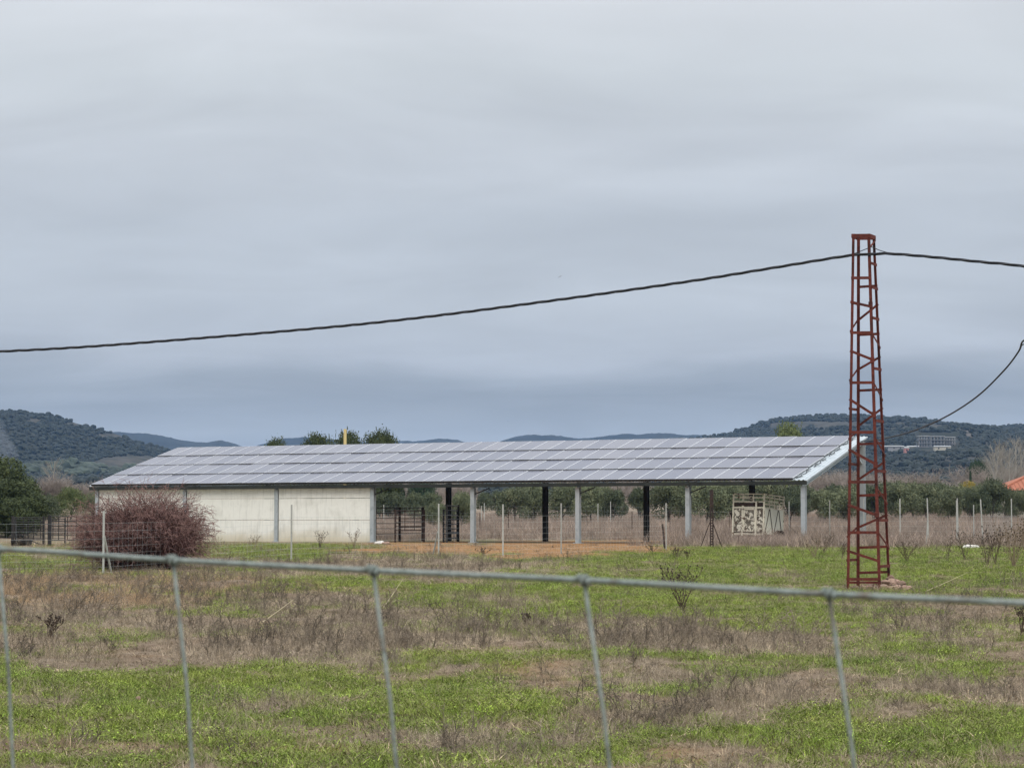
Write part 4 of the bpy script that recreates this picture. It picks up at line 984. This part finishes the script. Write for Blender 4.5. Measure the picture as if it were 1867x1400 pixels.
# ------------------------------------------------------------------ fences
def fence(name, label, posts, rows=7, h=None, vert=.3, pm='post_pale', w=.045, wire_r=.0022, cat='fence', lean=None, mesh_h=1.35, braces=()):
    """posts: (px, top py, depth). Every post a part, the wire netting one part."""
    base = [ground_at(p[0], p[2]) for p in posts]; c = base[0].copy(); r = empty(name, c, 0, label, cat)
    tops = [pix(p[0], p[1], p[2]) for p in posts]
    for i, (b, t) in enumerate(zip(base, tops)):
        dx = lean[i] if lean else 0
        m = MB(); a = b - c; hh = t.z - b.z; e = a + Vector((dx, 0, hh)); a0 = a - Vector((0, 0, .1))
        m.bar(a0, e, w, .006, (0, 1, 0)); m.bar(a0 + Vector((w / 2 - .003, .005 + w / 2, 0)), e + Vector((w / 2 - .003, .005 + w / 2, 0)), .006, w, (0, 1, 0))
        m.build('post', M[pm], r)
    for (i, dx, dy, fr) in braces:
        a = base[i] - c; hh = tops[i].z - base[i].z; MB().bar(a + Vector((dx, dy, -.08)), a + Vector((dx * .12, dy * .12 - .03, hh * fr)), w * .8, w * .8).build('brace_strut', M[pm], r)
    m = MB()
    for i in range(len(base) - 1):
        a, b = base[i] - c, base[i + 1] - c; hA = min(mesh_h, tops[i].z - base[i].z - .04); hB = min(mesh_h, tops[i + 1].z - base[i + 1].z - .04); ln = (b - a).length
        for k in range(rows):
            f = (k / (rows - 1)) ** 1.15; zA, zB = .06 + (hA - .06) * f, .06 + (hB - .06) * f
            pts = [a.lerp(b, t / 6) + Vector((0, -.004, zA + (zB - zA) * t / 6 - .03 * math.sin(math.pi * t / 6) * f)) for t in range(7)]
            m.tube(pts, wire_r, 3, cap=False)
        n = int(ln / vert)
        for j in range(1, n):
            q = a.lerp(b, j / n); m.tube([q + Vector((0, .0, .05)), q + Vector((random.uniform(-.02, .02), 0, hA + (hB - hA) * j / n - .02))], wire_r * .8, 3, cap=False)
    m.build('wire_netting', M['wire'], r)['kind'] = 'stuff'
    return r
fence('wire_fence', 'wire netting fence on pale steel posts running in front of the shed', [(-60, 936, 62), (190, 931, 65), (532, 920, 78), (800, 918, 84), (917, 919, 83), (1023, 917, 86), (1214, 917, 96)], rows=8, w=.05,
      braces=((1, -.12, .8, .62), (1, .14, .6, .6), (3, -.22, .5, .45)), wire_r=.0019)
fence('wire_fence', 'wire netting fence on leaning pale posts right of the trailer', [(1438, 914, 130), (1512, 912, 121), (1574, 908, 119), (1640, 909, 119), (1692, 908, 113), (1746, 908, 112), (1791, 910, 108), (1843, 909, 124), (1910, 909, 122)], rows=7, w=.055,
      lean=[0, .0, .0, .0, -.06, -.04, -.1, 0, 0], wire_r=.003)
fence('wire_fence', 'low fence of thin rusty posts behind the shed', [(640, 931, 160), (875, 934, 160), (927, 932, 160), (1070, 930, 160), (1152, 932, 160), (1221, 930, 158), (1330, 932, 158), (1440, 930, 156), (1600, 930, 156)], rows=4, w=.045, pm='rust', wire_r=.0025)
fence('wire_fence', 'rear fence of pale posts before the olive trees', [(-80, 930, 186), (60, 928, 186), (440, 922, 186), (700, 920, 186), (883, 917, 185), (1090, 918, 184), (1113, 914, 183), (1180, 918, 184), (1260, 917, 183), (1420, 916, 182)], rows=6, w=.06, wire_r=.003)
def stake(px, top, d, label, lean, m='post_pale', r_=.035):
    b = ground_at(px, d); t = pix(px, top, d); r = MB(); r.tube([(0, 0, -.1), (lean * .5, 0, (t.z - b.z) * .5), (lean, 0, t.z - b.z)], r_, 7, r_ * .85)
    o = r.build('fence_stake', M[m]); o.location = b; tag(o, label, 'stake')
stake(1687, 948, 105, 'short pale stake leaning right in the dry grass right of the tower', .08)
stake(1743, 912, 113, 'thin pale stake right beside a taller fence post', 0, r_=.03)
stake(1774, 920, 114, 'pale stake standing alone between two fence posts at right', 0, r_=.03)
stake(1212, 955, 97, 'dark stump of a post leaning beside the pale post near the fourth grey post', -.1, 'rust', .04)
stake(878, 922, 186, 'second thin pale stake beside the rear fence near the second grey post', 0, r_=.03)
def perforated():
    b = ground_at(1297, 101); h = pix(1297, 893, 101).z - b.z
    r = empty('perforated_post', b, R(12), 'dark perforated iron post with two struts in front of the olives', 'post')
    for x in (-.052, .052): MB().box(x - .022, x + .022, -.02, .02, -.1, h).build('side_strip', M['holes'], r)
    m = MB(); n = 22
    for i in range(n): z = h * (i + .5) / n; m.box(-.03, .03, -.014, .014, z - .022 if i < 16 else z - .055, z + .022 if i < 16 else z + .055)
    m.build('rungs', M['holes'], r)
    MB().tube([(.06, 0, h * .42), (.38, -.3, -.05)], .022, 6).build('strut', M['rust'], r); MB().tube([(-.06, 0, h * .46), (-.42, .3, -.05)], .018, 6).build('strut', M['rust'], r)
perforated()
def yellow_pole():
    d = 190; b = ground_at(629, d); t = pix(629, 782, d); r = empty('yellow_pole', b, 0, 'yellow pole standing before the dark crowns above the roof ridge', 'pole')
    MB().tube([(0, 0, -.1), (0, 0, t.z - b.z)], .115, 10).build('shaft', M['yellow_pole'], r, smooth=True); MB().box(-.15, .15, -.15, .15, -.05, .04).build('base_plate', M['galv'], r)
yellow_pole()

# ------------------------------------------------------------------ red lattice tower
def tower():
    d0 = 52; b = ground_at(1582, d0); b.z = .15; A = R(16); w0, w1, H = .73, .38, 7.5; offx = -.05
    r = empty('lattice_tower', b, 0, 'tall rusty red iron lattice tower carrying the overhead cable', 'tower')
    ca, sa = math.cos(A), math.sin(A)
    def corner(n, t):
        w = w0 + (w1 - w0) * t; sx, sy = {'FL': (-1, -1), 'FR': (1, -1), 'BL': (-1, 1), 'BR': (1, 1)}[n]
        x, y = sx * w / 2, sy * w / 2
        return Vector((x * ca + y * sa * 1.0 + offx * t, -x * sa + y * ca, H * t)) if False else Vector((x * ca + y * .43 + offx * t, -x * sa * .25 + y * ca, H * t))
    T = lambda py: (1075 - py) / 648
    ex = Vector((ca, -sa * .25, 0)).normalized(); ey = Vector((sa, ca, 0)).normalized()
    for n in ('FL', 'FR', 'BL', 'BR'):
        a, e = corner(n, -.02), corner(n, 1.0); sx = 1 if n[1] == 'L' else -1; sy = 1 if n[0] == 'F' else -1
        m = MB(); m.bar(a + ex * sx * .027, e + ex * sx * .027, .054, .009, ey); m.bar(a + ey * sy * .033, e + ey * sy * .033, .009, .054, ey)
        m.build('leg', M['rust_red'], r)
    def flat(n, A_, ta, B_, tb, wd=.055, off=None):
        a, e = corner(A_, T(ta)), corner(B_, T(tb)); o = {'F': -ey, 'B': ey, 'R': ex, 'L': -ex}[off] * .012
        dd = (e - a).normalized() * .008
        MB().bar(a + o - dd, e + o + dd, .009, wd, (0, 0, 1)) .build(n, M['rust_red'], r)
    for y in (508, 608, 699, 789, 879, 970, 1054): flat('strut', 'FL', y, 'FR', y, .06, 'F')
    for y0, y1 in ((552, 561), (641, 658), (729, 759), (820, 848), (920, 940), (1003, 1022)): flat('diagonal', 'FL', y0, 'FR', y1, .055, 'F')
    for y in (521, 609, 711, 809, 903, 998, 1044): flat('strut', 'BL', y, 'BR', y - 2, .055, 'B')
    for y0, y1 in ((583, 553), (673, 649), (777, 743), (875, 841), (962, 938)): flat('diagonal', 'BL', y0, 'BR', y1, .05, 'B')
    for y in (481, 525, 581, 673, 768, 859, 948, 1031): flat('strut', 'FR', y, 'BR', y, .06, 'R')
    for y0, y1 in ((614, 633), (703, 729), (803, 830), (893, 918), (973, 999)): flat('diagonal', 'FR', y0, 'BR', y1, .045, 'R')
    for y in (552, 746, 846, 1020): flat('strut', 'FL', y, 'BL', y, .055, 'L')
    for y0, y1 in ((606, 584), (695, 674), (801, 786), (978, 962)): flat('diagonal', 'FL', y0, 'BL', y1, .045, 'L')
    flat('strut', 'FL', 1060, 'FR', 1060, .05, 'B')
    # cap ring
    for A_, B_, o in (('FL', 'FR', 'F'), ('BL', 'BR', 'B'), ('FR', 'BR', 'R'), ('FL', 'BL', 'L')): flat('cap_bar', A_, 431, B_, 431, .085, o)
    # gusset plates where diagonals meet the legs
    for y in (557, 658, 757, 848, 938): 
        p = corner('FR', T(y)) - ey * .02; MB().box(p.x - .07, p.x + .02, p.y - .006, p.y + .003, p.z - .06, p.z + .06).build('gusset', M['rust_red'], r)
    MB().tube([corner('FR', T(452)) + Vector((0, .05, 0)), corner('BR', T(436))], .02, 6).build('cable_hook', M['rust_red'], r)
tower()

def blob_stone(seed, s):
    import bmesh
    bm = bmesh.new(); bmesh.ops.create_icosphere(bm, subdivisions=2, radius=1); q = np.random.default_rng(seed); dirs = q.normal(size=(15, 3)); dirs /= np.linalg.norm(dirs, axis=1, keepdims=True); ds = q.uniform(.5, .85, 15)
    for v in bm.verts:
        c = np.array(v.co); 
        for n, dd in zip(dirs, ds):
            k = c @ n - dd
            if k > 0: c = c - n * k
        v.co = c * np.array([1.15, .9, .75]) * s
    me = bpy.data.meshes.new('stone'); bm.to_mesh(me); bm.free(); me.materials.append(M['stone']); return me
sm = [blob_stone(i, .13) for i in range(5)]
# heap at the foot of the tower
i = 0
for (px, dd, lay, s) in [(1560, .1, 0, .8), (1570, .35, 0, .7), (1580, .2, 0, .9), (1590, .45, 0, 1.0), (1596, .1, 0, .8), (1604, .55, 0, 1.1), (1612, -.1, 0, 1.1), (1618, .3, 0, 1.3), (1625, -.15, 0, 1.2), (1630, .25, 0, 1.2), (1636, -.05, 0, 1.1), (1642, .2, 0, 1.1), (1648, -.1, 0, 1.0), (1655, .05, 0, .8), (1614, .1, .14, 1.0), (1624, .12, .15, 1.2), (1632, .08, .14, 1.0), (1640, .05, .12, .9), (1600, .3, .1, .8), (1586, .3, .08, .6), (1551, .2, 0, .5), (1621, .2, .27, .8)]:
    p = ground_at(px, 51.6 + dd * 1.6); o = link('stone', sm[i % 5]); o.location = p + Vector((0, 0,   .06 + lay * .8)); o.scale = (s, s, s); o.rotation_euler = (random.uniform(-.4, .4), random.uniform(-.4, .4), random.uniform(0, 6.28))
    tag(o, 'reddish fieldstone in the heap at the foot of the red tower', 'stone', 'stones heaped at the tower foot'); i += 1
def lone(px, d, s, label, m='stone', w=1):
    me = sm[i % 5].copy(); me.materials.clear(); me.materials.append(M[m]); o = link('stone', me); o.location = ground_at(px, d) + Vector((0, 0, .04)); o.scale = (s * w, s, s); o.rotation_euler = (0, 0, px); tag(o, label, 'stone')
lone(1769, 96, 1.5, 'pale stone lying at the edge of the dry grass at right', 'stone_white', 1.9)
lone(256, 22.5, .28, 'small tan stone lying in the green grass at lower left', 'stone')
lone(692, 119.5, 1.6, 'flat pale stone at the right foot of the concrete wall', 'stone_white', 1.8)
lone(704, 118.5, 1.3, 'brown stone on the orange earth beside the concrete wall', 'stone', 1.3)

# ------------------------------------------------------------------ overhead cables
def catmull(P, n=14):
    out = []; P = [Vector(p) for p in P]; P = [P[0] * 2 - P[1]] + P + [P[-1] * 2 - P[-2]]
    for i in range(1, len(P) - 2):
        for k in range(n):
            t = k / n; a, b, c, d = P[i - 1:i + 3]; out.append(.5 * ((2 * b) + (c - a) * t + (2 * a - 5 * b + 4 * c - d) * t * t + (3 * b - a - 3 * c + d) * t ** 3))
    return out + [P[-2]]
def twisted(name, pts, r, label, pitch=.55, strands=3):
    pts = catmull(pts, 40); m = MB(); acc = [0]
    for a, b in zip(pts, pts[1:]): acc.append(acc[-1] + (b - a).length)
    for s in range(strands):
        q = []
        for i, p in enumerate(pts):
            d = (pts[min(i + 1, len(pts) - 1)] - pts[max(i - 1, 0)]).normalized(); x = d.cross(Vector((0, 0, 1))).normalized(); y = x.cross(d)
            a = acc[i] / pitch * 6.2832 + s * 6.2832 / strands; q.append(p + (x * math.cos(a) + y * math.sin(a)) * r)
        m.tube(q, r * .95, 5)
    return tag(m.build(name, M['cable'], smooth=True), label, 'cable')
twisted('power_cable', [pix(-500, 664, 60), pix(-200, 651, 58.5), pix(0, 641, 57.5), pix(190, 630, 56.8), pix(540, 602, 55.5), pix(750, 581, 54.7), pix(1000, 549, 53.9), pix(1250, 514, 53), pix(1400, 490, 52.5), pix(1545, 466.5, 52.1), pix(1592, 463.5, 52)], .0175,
        'thick black twisted cable sagging from the tower to the left edge', 1.3)
twisted('power_cable', [pix(1592, 463.5, 52), pix(1625, 463, 51.7), pix(1700, 469, 51.2), pix(1790, 478, 50.5), pix(1867, 486, 50), pix(2100, 520, 48)], .0175, 'thick black twisted cable running from the tower to the right edge', 1.3)
tag(MB().tube(catmull([pix(1530, 469, 52.1), pix(1556, 463, 52.2), pix(1585, 452, 52.2), pix(1591, 451, 52.2), pix(1605, 457, 52), pix(1632, 464, 51.7)], 5), .009, 5).build('stay_cable', M['cable'], smooth=True), 'thin stay wire hanging the cable bundle from the tower top', 'cable')
tag(MB().tube(catmull([pix(1566, 805, 123), pix(1590, 803, 120), pix(1612, 799.5, 117), pix(1660, 787, 111), pix(1720, 762, 104), pix(1780, 724, 97), pix(1830, 676, 91), pix(1857, 641, 88), pix(1863, 625, 87), pix(1870, 619, 86), pix(1900, 600, 84)], 8), .034, 6).build('power_cable', M['cable'], smooth=True),
    'black cable hanging from the shed ridge up to the right edge', 'cable')
tag(MB().tube(catmull([pix(1857, 641, 88), pix(1861, 633, 87.6), pix(1866, 628, 87), pix(1885, 626, 86)], 5), .02, 5).build('service_wire', M['cable'], smooth=True), 'short branch wire forking from the hanging cable at right edge', 'cable')

def cable_pole():
    t = pix(1900, 600, 84); b = Vector((t.x, t.y, g1(t.x, t.y))); r = empty('utility_pole', b, 0, 'slim wooden pole holding the hanging cable beyond the right edge', 'pole')
    MB().tube([(0, 0, -.2), (0, 0, t.z - b.z + .5)], .12, 10, .08).build('shaft', M['bark'], r, smooth=True); MB().bar((-.35, 0, t.z - b.z + .1), (.35, 0, t.z - b.z + .1), .07, .07).build('crossarm', M['galv'], r)
cable_pole()
def bird(px, py, d, s, label, roll):
    r = empty('bird', pix(px, py, d), R(20), label, 'bird', ); r.rotation_euler = (R(6), R(roll), R(25)); r.scale = (s, s, s)
    m = MB(); m.tube([(0, -.17, 0), (0, -.1, .015), (0, 0, .02), (0, .1, .01), (0, .2, 0)], .03, 6); body = m.build('body', M['bird'], r, smooth=True)
    for sd in (-1, 1):
        m = MB(); V = []
        for (x, z, c) in ((.02, .02, .10), (.16, .06, .09), (.32, .03, .06), (.42, -.03, .015)):
            V += [(sd * x, -c * .5 - x * .1, z + .006), (sd * x, c * .5 - x * .15, z + .006)]
        n = len(V); V += [(a, b, c - .012) for a, b, c in V]
        fs = []
        for k in range(3): fs += [(2 * k, 2 * k + 1, 2 * k + 3, 2 * k + 2), (n + 2 * k + 2, n + 2 * k + 3, n + 2 * k + 1, n + 2 * k), (2 * k, 2 * k + 2, n + 2 * k + 2, n + 2 * k), (2 * k + 3, 2 * k + 1, n + 2 * k + 1, n + 2 * k + 3)]
        m.add(V, fs); m.build('wing', M['bird'], r)
bird(1021, 504.5, 120, .30, 'small dark bird flying above the cable in mid sky', -28)
bird(926, 768, 300, .35, 'tiny distant bird low in the sky above the shed ridge', 10)

# ------------------------------------------------------------------ bramble
def bramble():
    d = 70; b = ground_at(266, d); r = empty('bramble_bush', b, 0, 'big tangled leafless reddish bramble bush in front of the concrete wall', 'bush')
    q = np.random.default_rng(99); canes, twigs, tips = [], [], []
    def prof(x): # height of the thicket over its width
        return 2.1 * max(0.15, 1 - abs(x / 1.6) ** 2.8) if x > -.8 else 1.5 * max(.2, 1 - abs((x + .8) / 1.2) ** 2.4)
    for i in range(2300):
        x = q.uniform(-1.3, .95); y = q.normal() * .5; p = np.array([x, y, -.03]); a = q.uniform(0, 6.28)
        H = prof(x) * q.uniform(.55, 1.08); outw = np.array([(x / 2) * .30 + math.cos(a) * .22, math.sin(a) * .3 + y * .2, 1.0]); dvec = outw / np.linalg.norm(outw)
        n = 8; ln = H * 1.25
        for s in range(n):
            g = (s / n) ** 1.5
            dvec = dvec + q.normal(size=3) * .16 + np.array([math.cos(a) * .13, math.sin(a) * .13, -.22 * g]); dvec /= np.linalg.norm(dvec)
            p2 = p + dvec * ln / n; rr = .009 * (1 - .55 * s / n); canes.append((*p, *p2, rr, rr * .9)); p = p2
            if s > 0:
                for k in range(3 if s > 3 else 2):
                    e = dvec * .5 + q.normal(size=3) * .7; e /= np.linalg.norm(e); l = q.uniform(.1, .34); m_ = p + e * l * .5; e2 = e + q.normal(size=3) * .35 + np.array([0, 0, -.15]); p3 = m_ + e2 / np.linalg.norm(e2) * l * .5
                    (tips if s > 5 else twigs).extend([(*p, *m_, .0055, .0048), (*m_, *p3, .0048, .0035)])
    for i in range(46):   # long whips reaching out of the dome
        x = q.uniform(-1.0, .95); p = np.array([x, q.normal() * .4, prof(x) * .75]); a = q.uniform(-.9, .9) + (x * .35); dvec = np.array([math.sin(a), q.normal() * .2, math.cos(a)]); l = q.uniform(.5, 1.0)
        for s in range(7):
            dvec = dvec + q.normal(size=3) * .07 + np.array([.05 * np.sign(a), 0, -.09 * s / 3]); dvec /= np.linalg.norm(dvec); p2 = p + dvec * l / 6; tips.append((*p, *p2, .0065, .006)); p = p2
    m1 = mat('shaded_bramble_cane', [(.026, .015, .012), (.055, .030, .024)], 3, .9); m2 = mat('red_bramble_twig', [(.06, .026, .023), (.115, .053, .047), (.085, .045, .038)], 2, .9); m3 = mat('pinkish_bramble_tip', [(.14, .068, .058), (.26, .155, .135), (.19, .105, .088)], 2, .9)  # canes coloured darker to carry the shade inside the bush
    r.scale = (.8, .85, 1.02)
    link('canes', seg_mesh('canes', canes, m1), r); link('twigs', seg_mesh('twigs', twigs, m2), r); link('outer_twigs', seg_mesh('outer_twigs', tips, m3), r)
bramble()

# ------------------------------------------------------------------ dead thistles
def thistle(px, base_d, top, hw, label, seed, pale=False, dense=1.0):
    b = ground_at(px, base_d); h = pix(px, top, base_d).z - b.z; wd = hw / F * base_d
    r = empty('dead_thistle', b, 0, label, 'plant'); q = np.random.default_rng(seed); S = []; heads = []
    n = int(3 + 5 * dense)
    for i in range(n):
        a = q.uniform(0, 6.28); p = np.array([q.normal() * .03, q.normal() * .03, -.03]); hh = h * q.uniform(.75, 1.03); tx = wd * q.uniform(-1, 1)
        k = 7; prev = p
        for s in range(k):
            t = (s + 1) / k; p2 = np.array([tx * t ** 1.25 + q.normal() * .012, math.sin(a) * wd * .5 * t ** 1.25, hh * t]) + q.normal(size=3) * .012; S.append((*prev, *p2, .0055 * (1 - .6 * t) + .0025, .005 * (1 - .6 * t) + .0025)); prev = p2
            if s > 1:
                for c in range(2 if s > 3 else 1):
                    e = np.array([q.normal() * .8, q.normal() * .8, abs(q.normal()) * .6 + .35]); e /= np.linalg.norm(e); l = h * q.uniform(.08, .2); p3 = p2 + e * l; S.append((*p2, *p3, .004, .003)); heads.append((p3, q.uniform(.6, 1.2)))
        heads.append((prev, 1.2))
    link('stems', seg_mesh('stems', S, M['thistle_pale' if pale else 'thistle'], 4), r)
    V, Q = [], []
    hs = min(max(.012, .016 * h / .9), .019)
    for p, s in heads:
        o = len(V); s *= hs
        for v in ((s, 0, 0), (0, s, 0), (-s, 0, 0), (0, -s, 0)): V.append((p[0] + v[0], p[1] + v[1], p[2] + s * .3))
        V += [(p[0], p[1], p[2] + s * 1.5), (p[0], p[1], p[2] - s * 1.2)]
        for k in range(4): Q += [(o + k, o + (k + 1) % 4, o + 4), (o + (k + 1) % 4, o + k, o + 5)]
    link('seed_heads', np_mesh('seed_heads', V, Q, [M['thistle' if pale else 'seed']]), r)
for k, a in enumerate([(1243, 42, 1037, 38, 'tallest dead thistle with dark seed heads in the middle of the green grass', False, 1.6), (1189, 86, 994, 12, 'small dead thistle below the third black post', False, .7),
                       (1235, 80, 998, 13, 'small dead thistle left of the fourth grey post foot', False, .7), (1252, 78, 1004, 5, 'short single dead stalk below the fourth grey post', False, .2),
                       (1500, 84, 975, 22, 'forked dead thistle in front of the last grey post', False, 1.0), (1482, 80, 988, 14, 'low pale tangle of dead stalks beside the forked thistle', True, 1.2), (1535, 80, 990, 10, 'thin dead thistle just left of the red tower', False, .6),
                       (1652, 76, 990, 20, 'bushy dead thistle just right of the red tower', False, 1.4), (1728, 80, 988, 7, 'short dead stalk between the tower and the pale stone', False, .3), (1757, 78, 972, 22, 'dead thistle standing in front of the pale stone', False, 1.0),
                       (1798, 72, 974, 18, 'dark dead thistle left of the big brown clump', False, 1.0), (1846, 70, 956, 34, 'big dense brown clump of dead thistles at the right edge', True, 3.0), (1812, 74, 966, 18, 'thin dead thistles behind the brown clump', False, 1.0), (1872, 68, 962, 20, 'dead thistle cut by the right edge', True, 1.6),
                       (584, 98, 969, 15, 'small dark thistle in front of the right concrete panels', False, 1.0), (646, 98, 968, 13, 'dry thistle in front of the concrete wall near its right end', True, .8), (466, 98, 976, 10, 'small dry thistle before the middle concrete panels', True, .6), (880, 84, 1000, 14, 'dark clump of dead thistle before the orange earth', False, 1.0),
                       (958, 36, 1120, 12, 'small dead plant in the grass below the long wire, middle', False, .6), (1860, 33, 1105, 12, 'tall thin dead weed below the wire at right edge', False, .5), (96, 33, 1125, 22, 'dark dead bush in the dry patch at left', False, 1.5)]):
    thistle(a[0], a[1], a[2], a[3], a[4], 500 + k, a[5], a[6])
def stalk(pa, pb, label):
    a = ground_at(*pa); b = ground_at(*pb); c = (a + b) / 2; hh = pa[1] * .0
    o = MB().tube([a - c + Vector((0, 0, .05)), Vector((0, 0, .16)), b - c + Vector((0, 0, .28))], .007, 5, .003).build('straw_stalk', M['straw']); o.location = c; tag(o, label, 'straw')
stalk((1688, 50), (1762, 56), 'long pale straw lying slanted in the grass right of the tower')
stalk((480, 37), (535, 39), 'pale broken straw lying across the dry patch left of centre')
stalk((700, 42), (735, 50), 'thin pale straw leaning in the grass under the second wire knot')

# ------------------------------------------------------------------ near wire fence
def near_fence():
    zs = [1.7 * (1 - .0493 * k) for k in range(-2, 7)]
    kn = {0: (-5, 1000.5), 1: (315, 1021), 2: (680, 1040), 3: (1065, 1057.5), 4: (1512, 1083)}
    pts = {k: pix(*kn[k], 1.7 * (1 - .0493 * k)) for k in kn}
    st = pts[4] - pts[3]; sb = pts[0] - pts[1]; st.z = sb.z = 0
    for k in range(5, 11): pts[k] = pts[k - 1] + st + Vector((0, 0, -.004))
    for k in range(-1, -13, -1): pts[k] = pts[k + 1] + sb + Vector((0, 0, .001))
    r = empty('near_wire_fence', (pts[2].x, pts[2].y, 0), 0, 'weathered grey green wire fence close to the camera, blurred, crossing the whole field', 'fence'); o0 = Vector((pts[2].x, pts[2].y, 0))
    keys = sorted(pts); P = [pts[k] - o0 for k in keys]
    MB().tube(catmull(P, 8), .0018, 10).build('top_wire', M['near_wire'], r, smooth=True)
    leans = {0: (28, 1400), 1: (352, 1400), 2: (721, 1400), 3: (1106, 1400), 4: (1548, 1400)}
    rows = [P_ for P_ in (.235, .42, .58, .72, .84, .94, 1.03, 1.12, 1.2)]
    low = {}
    for k in keys:
        p = pts[k]; z = p.y
        if k in leans: q = pix(*leans[k], pts[k].y * 1.0); dv = (q - p) / (p.z - q.z)
        else: dv = Vector((.09, 0, -1))
        def at(dz_): return p - o0 + Vector((dv.x * dz_, dv.y * dz_ * .0, -dz_))
        bottom = p.z - g1(p.x, p.y) - .02
        MB().tube([at(0.0) + Vector((0, .002, 0)), at(.08) + Vector((.002, .001, 0)), at(.2), at(.6) + Vector((-.002, 0, 0)), at(bottom)], .0012, 8).build('stay_wire', M['near_wire'], r, smooth=True)
        for h in rows: low.setdefault(h, []).append(at(min(h, bottom - .01 + 0 * h)))
        # knot: coil wrapped round the top wire, then the end of the stay tucked beside it
        d = (pts[min(k + 1, keys[-1])] - pts[max(k - 1, keys[0])]).normalized(); x = d.cross(Vector((0, 0, 1))).normalized(); y = x.cross(d); c = p - o0
        coil = [c + d * (-.004 + .008 * t / 30) + (x * math.cos(t / 30 * 12.5) + y * math.sin(t / 30 * 12.5)) * .0027 for t in range(31)]
        MB().tube(coil, .00105, 6).build('knot', M['near_wire'], r, smooth=True)
    for h in rows: MB().tube(low[h], .0018, 6).build('line_wire', M['near_wire'], r, smooth=True)
near_fence()

# ------------------------------------------------------------------ air
def haze():
    o = MB().box(-5300, 5300, -60, 8300, -1.6, 215).build('haze', [])
    m = bpy.data.materials.new('haze_air'); m.use_nodes = True; nt = m.node_tree; nt.nodes.clear(); ou = nt.nodes.new('ShaderNodeOutputMaterial'); v = nt.nodes.new('ShaderNodeVolumePrincipled')
    v.inputs['Density'].default_value = 5.6e-5; v.inputs['Color'].default_value = (.32, .57, 1.0, 1); nt.links.new(v.outputs[0], ou.inputs['Volume'])
    o.data.materials.append(m); tag(o, 'thin blue haze lying over the whole valley', 'haze', kind='stuff')
haze()

def smoke():
    import bmesh
    c = pix(4, 815, 1050); bm = bmesh.new(); bmesh.ops.create_icosphere(bm, subdivisions=3, radius=1); q = np.random.default_rng(5)
    for v in bm.verts:
        k = 1 + .25 * math.sin(v.co.z * 5 + v.co.x * 3) + q.uniform(-.06, .06); v.co = Vector((v.co.x * 5.5 * k - v.co.z * 2.5, v.co.y * 5 * k, v.co.z * 13))
    me = bpy.data.meshes.new('smoke'); bm.to_mesh(me); bm.free()
    m = bpy.data.materials.new('thin_smoke'); m.use_nodes = True; nt = m.node_tree; nt.nodes.clear(); ou = nt.nodes.new('ShaderNodeOutputMaterial'); v = nt.nodes.new('ShaderNodeVolumePrincipled')
    v.inputs['Density'].default_value = .014; v.inputs['Color'].default_value = (.75, .8, .9, 1); nt.links.new(v.outputs[0], ou.inputs['Volume']); me.materials.append(m)
    o = link('smoke', me); o.location = c; tag(o, 'thin pale smoke rising in front of the left hill at the left edge', 'smoke')
smoke()
